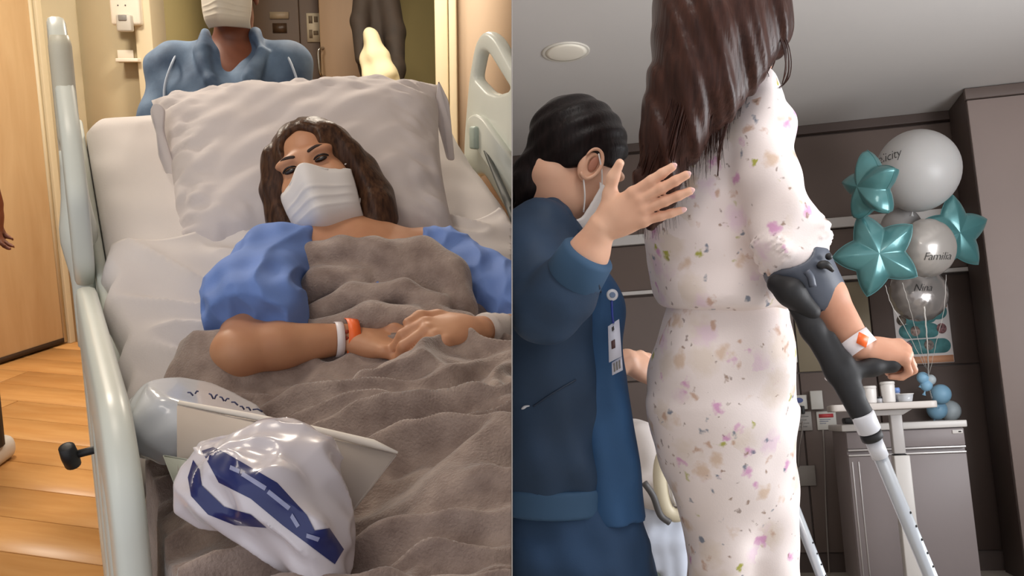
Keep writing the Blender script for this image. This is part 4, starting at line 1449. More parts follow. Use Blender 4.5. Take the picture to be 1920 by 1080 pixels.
# ------------------------------------------------------------------ patient room: furniture and wall
VB = KV.inverted() @ MB_                 # room frame -> view frame


def bobj(name, vf, m, parent=None, smooth=False, **kw):
    return obj(name, vf, m, parent, smooth=smooth, xf=MB_, **kw)


def bw(x, y, z):
    return MB_ @ Vector((x, y, z))


# bedside cabinet
yc = 4.42
a_, b_ = pb(1583, 806, yc), pb(1808, 790, yc)
x0, x1, ztop = a_.x, b_.x, (pb(1580, 800, yc).z + pb(1810, 784, yc).z) / 2
zdr = (pb(1590, 850, yc).z + pb(1810, 837, yc).z) / 2
M_GREYL = mat('grey_laminate', (150, 140, 140), 0.45, noise=0.03, nscale=2)
M_WTOP = mat('white_top', (226, 222, 218), 0.35)
cab = thing('bedside_cabinet', 'grey bedside cabinet with white top under the balloons', 'cabinet', bw((x0 + x1) / 2, yc + .22, 0))
bobj('body', box((x0 + .004, yc + .02, 0.05), (x1 - .004, yc + .45, ztop - .03), .004), M_GREYL, cab)
bobj('top', box((x0 - .012, yc - .012, ztop - .03), (x1 + .008, yc + .46, ztop), .004), M_WTOP, cab)
d_ = bobj('drawer', box((x0 + .006, yc, zdr + .012), (x1 - .006, yc + .019, ztop - .035), .003), M_GREYL, cab)
bobj('grip_profile', box((x0 + .006, yc - .006, zdr + .002), (x1 - .006, yc + .018, zdr + .011), .002), mat('alu_strip', (206, 202, 200), 0.3, 0.6), d_)
e_ = bobj('door', box((x0 + .006, yc, 0.07), (x1 - .006, yc + .019, zdr - .022), .003), M_GREYL, cab)
bobj('grip_profile', box((x0 + .006, yc - .006, zdr - .021), (x1 - .006, yc + .018, zdr - .012), .002), mat('alu_strip', (206, 202, 200), 0.3, 0.6), e_)
for k in (0.018, 0.045):
    bobj('edge_line', box((x0 + k, yc - .004, 0.08), (x0 + k + .005, yc + .001, zdr - .045), .001), mat('alu_strip', (206, 202, 200), 0.3, 0.6), e_)
lb = bobj('label_plate', box((x1 - .055, yc - .004, ztop - .058), (x1 - .012, yc - .0005, ztop - .042), .001), M_WTOP, cab)
bobj('label_print', box((x1 - .030, yc - .0046, ztop - .053), (x1 - .018, yc - .0039, ztop - .047)), mat('print_black', (60, 58, 58), 0.6), lb)
for k in range(2):
    bobj('plinth_foot', box((x0 + .02 + k * (x1 - x0 - .09), yc + .05, 0), (x0 + .07 + k * (x1 - x0 - .09), yc + .4, .05)), M_BLACK, cab)
lamp_x = x0 + .05
tr = bobj('remote_tray', box((x0 + .02, yc + .10, ztop + .002), (x0 + .14, yc + .20, ztop + .032), .008), M_BLACK)
tag(tr, 'small black tray on the bedside cabinet behind the crutch', 'tray')

# overbed table
yt = 4.02
zt0 = (pb(1555, 765, yt).z + pb(1760, 745, yt).z) / 2
tx0, tx1 = pb(1557, 760, yt).x, pb(1758, 745, yt).x
ot = thing('overbed_table', 'pale overbed table on a single column in front of the cabinet', 'table', bw((tx0 + tx1) / 2, yt + .1, 0))
top_poly = rounded([(tx0, yt), (tx1, yt), (tx1 + .02, yt + .30), (tx0 + .02, yt + .30)], .03, 4)
v, f = prism([(x, y) for x, y in top_poly], .028, .004)
v = np.stack([v[:, 0], v[:, 2], v[:, 1] + zt0 - .028], 1)
o = bobj('table_top', (v, [q[::-1] for q in f]), mat('table_top_pale', (214, 206, 200), 0.4), ot)
cxp = pb(1690, 860, yt + .12).x
zj = pb(1690, 852, yt + .12).z
bobj('upper_column', box((cxp - .030, yt + .10, zj + .003), (cxp + .018, yt + .15, zt0 - .030), .005), mat('column_grey', (190, 186, 184), 0.35), ot)
bobj('column_joint', box((cxp - .031, yt + .099, zj - .002), (cxp + .019, yt + .151, zj + .002)), M_BLACK, ot)
bobj('lower_column', box((cxp - .034, yt + .092, .06), (cxp + .030, yt + .158, zj - .003), .005), mat('column_white', (216, 212, 208), 0.35), ot)
v_, f_ = prism([(cxp - .14, zt0 - .03), (cxp + .06, zt0 - .03), (cxp + .02, zt0 - .052), (cxp - .09, zt0 - .052)], .07, .003)
bobj('top_bracket', (v_ + np.array((0, yt + .09, 0)), f_), mat('column_grey', (190, 186, 184), 0.35), ot)
bobj('base_frame', join(box((cxp - .05, yt + .09, .03), (cxp + .04, yt + .17, .07), .01)), mat('column_white', (216, 212, 208), 0.35), ot)
for k in range(2):
    bobj('base_foot', box((cxp - .3 + k * .06 * 0, yt + .02 + k * .2, 0), (cxp + .3, yt + .06 + k * .2, .03), .008), mat('column_white', (216, 212, 208), 0.35), ot)
# things on the table
ITEMS = [(1631, 718, 744, 12, 'white', 'tall white paper cup nearest the crutch on the overbed table', 'cup'),
         (1666, 712, 744, 12, 'white', 'tall white bottle in the middle of the overbed table', 'bottle'),
         (1649, 737, 747, 5, 'vial', 'tiny dark capped vial between the white cup and bottle', 'vial'),
         (1681, 716, 742, 7, 'blue', 'blue topped bottle behind the white bottle', 'bottle'),
         (1697, 731, 745, 14, 'tub', 'low clear plastic tub on the overbed table', 'tub')]
for k, (px, y0_, y1_, r, kd, lab, cat_) in enumerate(ITEMS):
    yy = yt + (.06 if kd != 'blue' else .13)
    q = pb(px, y1_, yy); h = (y1_ - y0_) / FPX * 4.05; rr = r / FPX * 4.05
    mm = MB_ @ Matrix.Translation((q.x, yy, zt0 + .001))
    it = thing({'white': 'white_container', 'vial': 'small_vial', 'blue': 'capped_bottle', 'tub': 'plastic_tub'}[kd], lab, cat_, MB_ @ Vector((q.x, yy, zt0)))
    if kd == 'white':
        obj('container', lathe([(rr * .88, 0), (rr * .92, .004), (rr, h * .9), (rr * .98, h)], 20, mm), M_WTOP, it)
        obj('lid', lathe([(rr * 1.04, h), (rr * 1.04, h + .008), (rr * .9, h + .011)], 20, mm), M_WTOP, it)
    elif kd == 'vial':
        obj('glass', lathe([(rr, 0), (rr, h * .7), (rr * .7, h * .8)], 12, mm), mat('vial_pale', (190, 190, 194), 0.3), it)
        obj('cap', lathe([(rr * .95, h * .8), (rr * .95, h * 1.1)], 12, mm), M_BLACK, it)
    elif kd == 'blue':
        obj('container', lathe([(rr, 0), (rr, h * .55), (rr * .7, h * .65)], 14, mm), mat('bottle_grey', (200, 202, 212), 0.3), it)
        obj('cap', lathe([(rr * .95, h * .65), (rr * 1.0, h * .9), (rr * .8, h)], 14, mm), mat('cap_blue', (120, 150, 206), 0.4), it)
    else:
        obj('tub', lathe([(rr * .78, 0), (rr * .82, .003), (rr, h * .9)], 24, mm), mat('tub_clear', (206, 208, 212), 0.15, alpha=.85), it)
        obj('rim', lathe([(rr * 1.06, h * .9), (rr * 1.06, h), (rr * .96, h)], 24, mm), M_WTOP, it)

# wall fittings
yp = YB - .021


def plate(name, pts, th, m, lab, cat_, kind=None):
    (xa_, ya_), (xb_, yb_) = pts
    p0, p1 = pb(xa_, yb_, yp), pb(xb_, ya_, yp)
    p0b, p1b = pb(xa_, ya_, yp), pb(xb_, yb_, yp)
    x0_, x1_ = (p0.x + p0b.x) / 2, (p1.x + p1b.x) / 2
    z0_, z1_ = (p0.z + p1b.z) / 2, (p1.z + p0b.z) / 2
    o = bobj(name, box((x0_, yp - th, z0_), (x1_, yp - .0005, z1_), .003), m)
    tag(o, lab, cat_)
    return o, x0_, x1_, z0_, z1_, yp - th


M_PLATE = mat('plate_ivory', (196, 192, 184), 0.45)
M_PLATE2 = mat('plate_grey', (150, 144, 138), 0.5)
o, xa1, xb1, za1, zb1, yf = plate('wall_control_plate', ((1484, 741), (1513, 768)), .02, M_PLATE, 'ivory wall control plate with a blue oval mark', 'control plate')
v, f = ball(((xa1 + xb1) / 2 - .002, yf, zb1 - .028), (.022, .002, .014), 20, 8)
bobj('blue_mark', (v, f), mat('mark_blue', (70, 84, 140), 0.5), o, smooth=True)
bobj('print_line', box((xa1 + .02, yf - .001, za1 + .012), (xa1 + .05, yf + .0005, za1 + .022)), mat('print_grey2', (120, 116, 112), 0.6), o)
plate('wall_box', ((1518, 733), (1541, 768)), .05, M_PLATE, 'blank ivory wall box right of the control plate', 'wall box')
o, xa2, xb2, za2, zb2, yf = plate('instruction_plate', ((1484, 772), (1522, 808)), .012, M_PLATE2, 'grey printed wall plate with a dark plug below the blue mark', 'wall plate')
for k in range(4):
    bobj('print_line', box((xa2 + .015, yf - .001, zb2 - .028 - k * .018), (xb2 - .015 - .012 * (k % 2), yf + .0005, zb2 - .024 - k * .018)), mat('print_grey2', (120, 116, 112), 0.6), o)
pg = bobj('plug', join(box((xb2 - .052, yf - .03, zb2 - .012), (xb2 - .034, yf - .0005, zb2 + .03), .004)), M_BLACK, o)
o, xa3, xb3, za3, zb3, yf = plate('warning_sign', ((1531, 771), (1568, 806)), .012, M_PLATE, 'ivory sign with red heading beside the plug', 'sign')
bobj('red_heading', box((xa3 + .012, yf - .0012, zb3 - .034), (xb3 - .014, yf + .0005, zb3 - .014)), mat('sign_red', (196, 70, 74), 0.5), o)
for k in range(3):
    bobj('print_line', box((xa3 + .014, yf - .001, zb3 - .046 - k * .010), (xb3 - .03 - .012 * k, yf + .0005, zb3 - .042 - k * .010)), mat('print_blue', (140, 144, 160), 0.6), o)
plate('socket_cover', ((1484, 873), (1529, 911)), .015, M_PLATE2, 'blank grey socket cover low on the wall', 'socket cover')
o, xa4, xb4, za4, zb4, yf = plate('paper_slip', ((1478, 640), (1494, 680)), .004, M_PLATE, 'small paper slip with red mark beside the pyjama top', 'paper')
bobj('red_mark', box((xb4 - .022, yf - .001, zb4 - .06), (xb4 - .010, yf + .0005, zb4 - .03)), mat('sign_red', (196, 70, 74), 0.5), o)
for pts, lab in (([(1505, 790), (1503, 815), (1499, 840), (1497, 876)], 'pale cord hanging from the black plug to the socket cover'),
                 ([(1543, 806), (1546, 860), (1549, 960), (1556, 1100)], 'thin pale cord hanging below the red headed sign')):
    q = spline([pb(x, y, yp - .016) for x, y in pts], 20)
    tag(bobj('cord', tube(np.array(q), .0042, 6), mat('cord_pale', (150, 142, 136), 0.5), smooth=True), lab, 'cord')

# poster with teal road and round pictures
o, px0_, px1_, pz0, pz1, yf = plate('poster', ((1679, 568), (1783, 682)), .004, mat('poster_paper', (206, 200, 198), 0.6), 'poster with teal winding path and round pictures behind the balloon ribbons', 'poster')
pw_, ph_ = px1_ - px0_, pz1 - pz0
M_TEAL = mat('poster_teal', (92, 150, 152), 0.6, noise=0.18, nscale=30)


def flatdisc(cx, cz, rx, rz, y, m, name, parent):
    pts = [(cx + rx * math.cos(a), cz + rz * math.sin(a)) for a in np.linspace(0, 2 * math.pi, 28, endpoint=False)]
    v, f = prism(pts, .0012)
    return bobj(name, (v + np.array((0, y, 0)), f), m, parent)


def capsule2(xa_, xb_, z, r, y, m, name, parent):
    pts = [(xb_ - r + r * math.cos(a), z + r * math.sin(a)) for a in np.linspace(-math.pi / 2, math.pi / 2, 12)] + [(xa_ + r + r * math.cos(a), z + r * math.sin(a)) for a in np.linspace(math.pi / 2, 3 * math.pi / 2, 12)]
    v, f = prism(pts, .0012)
    return bobj(name, (v + np.array((0, y, 0)), f), m, parent)


X = lambda u: px0_ + u * pw_
Z = lambda q: pz1 - q * ph_
bobj('orange_border', box((px0_ + .002, yf - .0012, pz0 + .002), (px1_ - .002, yf + .0002, Z(.88))), mat('poster_orange', (206, 150, 116), 0.6), o)
for u in (.03, .9):
    bobj('orange_corner', box((X(u) - .002, yf - .0012, Z(.09)), (X(u) + .022, yf + .0002, Z(.01))), mat('poster_rust', (170, 104, 62), 0.6), o)
for ua, ub, q in ((.12, .78, .22), (.06, .80, .46), (.14, .97, .72)):
    capsule2(X(ua), X(ub), Z(q), ph_ * .12, yf - .0012, M_TEAL, 'teal_path', o)
capsule2(X(.62), X(.97), Z(.16), ph_ * .13, yf - .0014, M_TEAL, 'teal_path', o)
for u, q, c in ((.13, .27, (120, 108, 96)), (.36, .46, (190, 166, 156)), (.60, .22, (120, 76, 46)), (.84, .44, (180, 130, 132)), (.19, .71, (206, 160, 168)), (.58, .70, (168, 154, 146))):
    dsk = flatdisc(X(u), Z(q), ph_ * .075, ph_ * .085, yf - .0030, mat('picture_%d' % int(u * 100), c, 0.6, noise=0.6, nscale=60, rgb2=tuple(int(v * .45) for v in c)), 'round_picture', o)

# ------------------------------------------------------------------ balloons
M_LATEX = mat('latex_white', (186, 184, 182), 0.42, sss=0.1)
M_FOILT = mat('foil_teal', (84, 136, 138), 0.28, metal=0.35, coat=0.4)
M_FOILW = mat('foil_ivory', (176, 170, 164), 0.28, metal=0.25, coat=0.5)
M_FOILS = mat('foil_silver', (164, 158, 154), 0.22, metal=0.5, coat=0.5, bump=0.2, bscale=40)
M_INK = mat('balloon_ink', (52, 50, 50), 0.6)
GB = 'balloon bouquet over the cabinet'


def text_strokes(body, px, py, h, vf, ang=0.0, shear=.35, name='lettering', parent=None):
    """lettering laid on the near side of a view-frame mesh; px, py: left end of the baseline, h: letter height in pixels"""
    from mathutils.bvhtree import BVHTree
    cu = bpy.data.curves.new('lettering', 'FONT')
    cu.body = body; cu.size = 1.0; cu.shear = shear; cu.resolution_u = 2; cu.space_character = .92
    cu.offset = -.012
    to = bpy.data.objects.new('lettering', cu); COL.objects.link(to)
    dg = bpy.context.evaluated_depsgraph_get()
    me = bpy.data.meshes.new_from_object(to.evaluated_get(dg))
    bpy.data.objects.remove(to)
    tree = BVHTree.FromPolygons([tuple(p) for p in vf[0]], [tuple(int(i) for i in q) for q in vf[1]])
    ca_, sa_ = math.cos(ang), math.sin(ang)
    bm = bmesh.new(); bm.from_mesh(me); bad = []
    for q in bm.verts:
        u, w = q.co.x * h, q.co.y * h
        r = Vector(P(px + u * ca_ - w * sa_, py - (u * sa_ + w * ca_), 1.0)).normalized()
        hit = tree.ray_cast(Vector((0, 0, 0)), r)
        if hit[0] is None: bad.append(q)
        else: q.co = hit[0] - r * .003
    bmesh.ops.delete(bm, geom=bad, context='VERTS')
    bpy.data.meshes.remove(me)
    return obj(name, bm_out(bm), M_INK, parent, smooth=False, xf=KV)


def latex(px, py, d, r, lab, m=M_LATEX, name='latex_balloon', group=GB, neck=(0, 0, -1)):
    c = P(px, py, d)
    t = thing(name, lab, 'balloon', KV @ Vector(c + np.array((0, 0, -r))), group)
    prof = []
    for a in np.linspace(0, math.pi, 25):
        rr, zz_ = math.sin(a) * r, math.cos(a) * r
        if zz_ < 0: zz_ *= 1.06; rr *= 1 - .04 * (zz_ / r) ** 2
        prof.append((max(rr, .004), zz_))
    v, f = lathe(prof[::-1], 36)
    n = -np.asarray(neck, float) / np.linalg.norm(neck)
    R = frame(n, (0.2, 1, 0.1))
    v = v @ R.T + c
    obj('skin', (v, f), m, t, xf=KV)
    kn, kf = lathe([(.010, -.02), (.004, -.008), (.004, 0), (.008, .012)], 10)
    obj('knot', (kn @ R.T + c - n * r * 1.06, kf), m, t, xf=KV)
    return t, (v, f)


def star(px, py, d, r, lab, ang, R, th=.32, group=GB):
    """five pointed foil star, R view-frame rotation: columns across, up, towards the viewer"""
    c = P(px, py, d)
    t = thing('star_balloon', lab, 'balloon', KV @ Vector(c - np.array((0, 0, r))), group)
    na, nr = 100, 16
    outer = []
    for a in np.linspace(0, 2 * math.pi, na, endpoint=False):
        q = (a / (2 * math.pi) * 5) % 1
        k = abs(2 * q - 1)                      # 1 at a tip, 0 in a notch
        outer.append(.60 + .40 * k ** 1.25)
    vs, fs = [], []
    for s in (1, -1):
        for j in range(nr + 1):
            p_ = j / nr
            for i in range(na):
                a = 2 * math.pi * i / na + ang
                rr = outer[i] * p_
                edge = max(0, 1 - p_ ** 2.2) ** .55
                q = (i / na * 5) % 1
                mixk = min(1, p_ / .5)
                zf = th * max(0, 1 - p_ ** 2) ** .5 * ((1 - mixk) * .8 + mixk * (.5 + .4 * outer[i]))
                zf += .010 * math.sin(i * 2 * math.pi * 23 / na) * (p_ > .75) * (1 - p_) * 4
                vs.append((rr * math.cos(a), rr * math.sin(a), s * zf))
    v = np.array(vs) * r
    for s in range(2):
        b0 = s * (nr + 1) * na
        for j in range(nr):
            for i in range(na):
                q = (b0 + j * na + i, b0 + j * na + (i + 1) % na, b0 + (j + 1) * na + (i + 1) % na, b0 + (j + 1) * na + i)
                fs.append(q if s else q[::-1])
    obj('foil', (v @ np.asarray(R).T + c, fs), M_FOILT, t, xf=KV)
    rim = np.array([(outer[i % na] * math.cos(2 * math.pi * i / na + ang) * r, outer[i % na] * math.sin(2 * math.pi * i / na + ang) * r, 0) for i in range(na + 1)])
    obj('seam', tube(rim @ np.asarray(R).T + c, .0022, 5, cap=False), M_FOILT, t, xf=KV)
    return t


def foil(px, py, d, r, lab, m, nrm=(0, -1, 0), th=.72, crease=1.0, group=GB):
    """round foil balloon with puckered rim"""
    c = P(px, py, d)
    t = thing('foil_balloon', lab, 'balloon', KV @ Vector(c - np.array((0, 0, r))), group)
    R = frame(nrm, (0, 0, 1))
    na, nr = 120, 22
    vs, fs = [], []
    for s in (1, -1):
        for j in range(nr + 1):
            p_ = j / nr
            for i in range(na):
                a = 2 * math.pi * i / na
                pk = math.sin(a * 17 + 1.3 * math.sin(a * 3)) * max(0, p_ - .55) / .45
                rr = p_ * (1 - .015 * pk)
                z_ = th * max(0, 1 - p_ ** 2.3) ** .5 + .022 * crease * pk * max(0, 1 - p_) ** .4 * 1.5
                vs.append((rr * math.cos(a), rr * math.sin(a), s * z_))
    v = np.array(vs) * r
    for s in range(2):
        b0 = s * (nr + 1) * na
        for j in range(nr):
            for i in range(na):
                q = (b0 + j * na + i, b0 + j * na + (i + 1) % na, b0 + (j + 1) * na + (i + 1) % na, b0 + (j + 1) * na + i)
                fs.append(q if s else q[::-1])
    v = v @ R.T + c
    obj('foil', (v, fs), m, t, xf=KV)
    return t, (v, fs)


DB = 4.30
t, vf = latex(1722, 318, DB, 75 / FPX * DB, 'big round white balloon at the top of the bouquet', neck=(-.1, .1, -1))
text_strokes('Felicity', 1636, 312, 23, vf, ang=.35, parent=t)
text_strokes('a', 1664, 336, 19, vf, parent=t)
star(1632, 350, DB - .44, 62 / FPX * DB, 'teal star balloon turned edge-on at the upper left', math.radians(90), np.stack([np.array((.34, -.94, .08)), np.array((-.06, .06, 1.0)), np.array((-.94, -.34, -.03))], 1), th=.56)
star(1645, 476, DB - .33, 76 / FPX * DB, 'teal star balloon facing the viewer at the lower left', math.radians(110), np.stack([np.array((.97, -.2, .05)), np.array((-.05, .02, 1)), np.array((-.22, -.97, 0))], 1), th=.34)
star(1790, 438, DB + .02, 76 / FPX * DB, 'teal star balloon at the right of the bouquet', math.radians(88), np.stack([np.array((.97, .20, .10)), np.array((-.12, 0, .99)), np.array((.20, -.97, .05))], 1), th=.26)
t, vf = foil(1738, 465, DB - .17, 53 / FPX * DB, 'ivory foil balloon with script lettering in the middle', M_FOILW, (.30, -1, .0), th=.78)
text_strokes('Familia', 1731, 488, 21, vf, ang=.03, parent=t)
t, vf = latex(1690, 426, DB + .16, 38 / FPX * DB, 'smaller pale balloon half hidden between the two left stars', mat('latex_grey', (168, 164, 162), 0.35))
t, vf = foil(1722, 550, DB + .12, 55 / FPX * DB, 'silver foil balloon lowest in the bouquet', M_FOILS, (.1, -1, .35), th=.8, crease=1.6)
text_strokes('Nina', 1712, 546, 20, vf, ang=.02, parent=t)

# small cluster and weight balloons on the cabinet
CL = 'small balloons at the foot of the ribbons'
for px, py, r, m, lab in ((1730, 708, 10.5, 'b', 'tiny light blue balloon at the left of the ribbon'), (1737, 722, 11, 'b', 'tiny light blue balloon lowest on the ribbon'), (1745, 712, 9.5, 'w', 'tiny white balloon at the right of the ribbon'),
                          (1764, 739, 19, 'b', 'larger light blue balloon above the cabinet top'), (1757, 768, 19, 'u', 'light blue balloon resting behind the table corner'), (1782, 770, 20, 'v', 'pale blue white balloon on the right of the cabinet top')):
    latex(px, py, 4.42 if r < 15 else {'v': 4.76, 'u': 4.70}.get(m, 4.62), r / FPX * 4.5, lab, mat('latex_blue', (150, 200, 232), 0.4) if m in 'bu' else mat('latex_pale', (196, 208, 214), 0.4), 'small_balloon', CL, neck=(-.2, .1, -1))
# ribbons gathered at the weight
M_RIB = mat('ribbon_white', (224, 220, 214), 0.35)
foot = P(1745, 745, 4.55)
for k, (pts, w, lab) in enumerate((([(1733, 575, 4.02), (1737, 620, 4.1), (1740, 670, 4.25), (1741, 715, 4.45)], .007, 'wide white ribbon falling straight from the lowest balloon'),
                                   ([(1660, 535, 4.02), (1672, 572, 4.1), (1700, 620, 4.2), (1736, 690, 4.4)], .003, 'twisted white ribbon from the lower left star'),
                                   ([(1692, 530, 3.98), (1704, 570, 4.05), (1720, 630, 4.2), (1738, 692, 4.4)], .0022, 'thin ribbon crossing the silver balloon'),
                                   ([(1774, 515, 4.2), (1770, 580, 4.2), (1756, 640, 4.3), (1743, 700, 4.42)], .0022, 'thin ribbon from the right star balloon'),
                                   ([(1741, 712, 4.43), (1743, 730, 4.5), (1748, 748, 4.56)], .005, 'ribbon end below the tiny balloons'))):
    q = spline([P(*p) for p in pts], 24)
    q = q + np.array([(.0012 * math.sin(i * 1.9), 0, 0) for i in range(len(q))])
    tag(obj('ribbon', tube(q, w / 2, 6, flatn=((0, 1, 0), .3)), M_RIB, xf=KV), lab, 'ribbon', 'balloon ribbons')

# ------------------------------------------------------------------ second bed behind the nurse
DBED = 2.9
b2 = thing('hospital_bed', 'bed with cream rail and hanging white sheet behind the nurse', 'bed', KV @ Vector(P(1215, 1150, DBED)))
S = Clay(P(1150, 1120, DBED + .1) + np.array((0, -.35, 0)), P(1310, 745, DBED + .6), .008)
S.ell(P(1200, 850, DBED + .15), (.10, .22, .11), None, .05)
S.ell(P(1225, 900, DBED + .1), (.12, .25, .08), None, .05)
w9 = waves(91, 7, .08, .25)
S.warp(lambda x, y, z: .012 * w9(x, y, z))
obj('sheet', S.mesh(), M_SHEET, b2, xf=KV)
S = Clay(P(1180, 1140, DBED - .2) + np.array((0, -.1, 0)), P(1310, 940, DBED + .15), .006)
for k, x in enumerate((1222, 1246, 1272)):
    S.chain([P(x, 960 + 8 * k, DBED - .08), P(x - 4, 1010, DBED - .08), P(x + 6, 1060 + 20 * k, DBED - .08)], [.03, .035, .02], .02)
obj('hanging_sheet', S.mesh(), mat('sheet_bluish', (206, 214, 230), 0.8), b2, xf=KV)
M_RAILC = mat('rail_cream', (214, 204, 178), 0.4)
loop = spline([P(x, y, DBED - .15) for x, y in ((1262, 838), (1246, 850), (1238, 880), (1240, 920), (1250, 955), (1268, 966), (1284, 952), (1288, 900), (1280, 850), (1262, 838))], 40)
obj('rail_loop', tube(loop, .022, 12, flatn=((0, 1, 0), .8), cap=False), M_RAILC, b2, xf=KV)
obj('rail_inner_edge', tube(spline([P(x, y, DBED - .16) for x, y in ((1262, 850), (1258, 890), (1262, 930), (1270, 948))], 16), .006, 8), M_WTOP, b2, xf=KV)
obj('dark_lever', tube(spline([P(x, y, DBED - .22) for x, y in ((1208, 905), (1225, 930), (1238, 965), (1256, 980))], 16), .010, 8), mat('lever_grey', (84, 82, 82), 0.5), b2, xf=KV)
obj('bedside_bag', pillow('bag', (P(1196, 925, DBED), P(1228, 920, DBED), P(1244, 990, DBED), P(1205, 1000, DBED)), .05, 77), mat('mottled_brown', (150, 132, 122), 0.8, noise=0.5, nscale=40), b2, xf=KV)
q0, q1 = (MBI @ (KV @ Vector(P(1150, 1080, DBED)))), (MBI @ (KV @ Vector(P(1290, 1080, DBED + .4))))
bobj('chassis', join(box((q0.x, q0.y - .05, .30), (q1.x, q0.y + .5, .42), .02), box((q0.x + .05, q0.y, 0), (q0.x + .09, q0.y + .04, .32)), box((q1.x - .09, q0.y, 0), (q1.x - .05, q0.y + .04, .32))), M_MINT_D, b2)

# ------------------------------------------------------------------ patient walking with crutches
def floral(name):
    """off-white cotton printed with scattered pink, tan, green and blue blossoms"""
    m = mat(name, (236, 226, 222), 0.8, bump=0.08, bscale=350)
    nt = m.node_tree; b = nt.nodes['Principled BSDF']
    tc = nt.nodes.new('ShaderNodeTexCoord')
    nz = nt.nodes.new('ShaderNodeTexNoise'); nz.inputs['Scale'].default_value = 55; nz.inputs['Detail'].default_value = 3
    mpz = nt.nodes.new('ShaderNodeVectorMath'); mpz.operation = 'SCALE'; mpz.inputs['Scale'].default_value = .034
    sub = nt.nodes.new('ShaderNodeVectorMath'); sub.operation = 'SUBTRACT'; sub.inputs[1].default_value = (.5, .5, .5)
    nt.links.new(tc.outputs['Object'], nz.inputs['Vector'])
    nt.links.new(nz.outputs['Color'], sub.inputs[0]); nt.links.new(sub.outputs[0], mpz.inputs[0])
    add = nt.nodes.new('ShaderNodeVectorMath'); add.operation = 'ADD'
    nt.links.new(tc.outputs['Object'], add.inputs[0]); nt.links.new(mpz.outputs[0], add.inputs[1])
    col = None
    base = nt.nodes.new('ShaderNodeRGB'); base.outputs[0].default_value = lin((240, 229, 226))
    col = base.outputs[0]
    layers = [((228, 214, 202), 15, .55, .45, .8, 1), ((232, 208, 222), 17, .46, .35, .8, 2), ((214, 186, 160), 21, .40, .26, .75, 3), ((212, 150, 196), 27, .34, .24, .85, 4),
              ((198, 160, 136), 30, .32, .22, .8, 5), ((172, 172, 66), 31, .31, .13, .95, 6), ((104, 118, 138), 37, .28, .13, .85, 7), ((128, 106, 98), 58, .26, .16, .7, 8), ((150, 120, 100), 44, .24, .14, .8, 9)]
    for c, sc, th, keep, op, sd in layers:
        mp = nt.nodes.new('ShaderNodeMapping'); mp.inputs['Location'].default_value = (sd * 3.71, sd * 1.93, sd * 2.37)
        mp.inputs['Rotation'].default_value = (sd * .7, sd * .4, sd * 1.1)
        nt.links.new(add.outputs[0], mp.inputs['Vector'])
        vo = nt.nodes.new('ShaderNodeTexVoronoi'); vo.inputs['Scale'].default_value = sc; vo.inputs['Randomness'].default_value = 1
        nt.links.new(mp.outputs[0], vo.inputs['Vector'])
        lt = nt.nodes.new('ShaderNodeMapRange'); lt.inputs['From Min'].default_value = th; lt.inputs['From Max'].default_value = th * .45
        nt.links.new(vo.outputs['Distance'], lt.inputs['Value'])
        sp_ = nt.nodes.new('ShaderNodeSeparateColor'); nt.links.new(vo.outputs['Color'], sp_.inputs[0])
        gt = nt.nodes.new('ShaderNodeMath'); gt.operation = 'LESS_THAN'; gt.inputs[1].default_value = keep
        nt.links.new(sp_.outputs[0], gt.inputs[0])
        mu = nt.nodes.new('ShaderNodeMath'); mu.operation = 'MULTIPLY'
        nt.links.new(lt.outputs[0], mu.inputs[0]); nt.links.new(gt.outputs[0], mu.inputs[1])
        mu2 = nt.nodes.new('ShaderNodeMath'); mu2.operation = 'MULTIPLY'; mu2.inputs[1].default_value = op
        nt.links.new(mu.outputs[0], mu2.inputs[0])
        mx = nt.nodes.new('ShaderNodeMix'); mx.data_type = 'RGBA'
        mx.inputs[7].default_value = lin(c)
        nt.links.new(mu2.outputs[0], mx.inputs[0]); nt.links.new(col, mx.inputs[6])
        col = mx.outputs[2]
    nt.links.new(col, b.inputs['Base Color'])
    return m


M_FLORAL = floral('floral_cotton')
M_SKIN_W = mat('skin_warm', (212, 160, 132), 0.5, noise=0.10, nscale=14, sss=0.1, rgb2=(198, 142, 114))
DP2 = 1.72


def lean(py):
    """distance of the upright figure at an image row: upper parts are nearer"""
    return DP2 + (py - 540) / FPX * DP2 * .16


def floor_v(px, py, d):
    """follow room-down from a view point to the room floor"""
    p = MBI @ (KV @ Vector(P(px, py, d)))
    q = MB_ @ Vector((p.x, p.y, 0))
    return np.array((KV.inverted() @ q)[:])


wp = thing('person', 'patient seen from behind in floral pyjamas walking on crutches', 'person', KV @ Vector(floor_v(1380, 1080, lean(1080))))


def sect(py, xl, xr_, ry, dd=0.0):
    d = lean(py) + dd
    p0, p1 = P(xl, py, d), P(xr_, py, d)
    return (p0[2], (p0[0] + p1[0]) / 2, d, (p1[0] - p0[0]) / 2, ry)


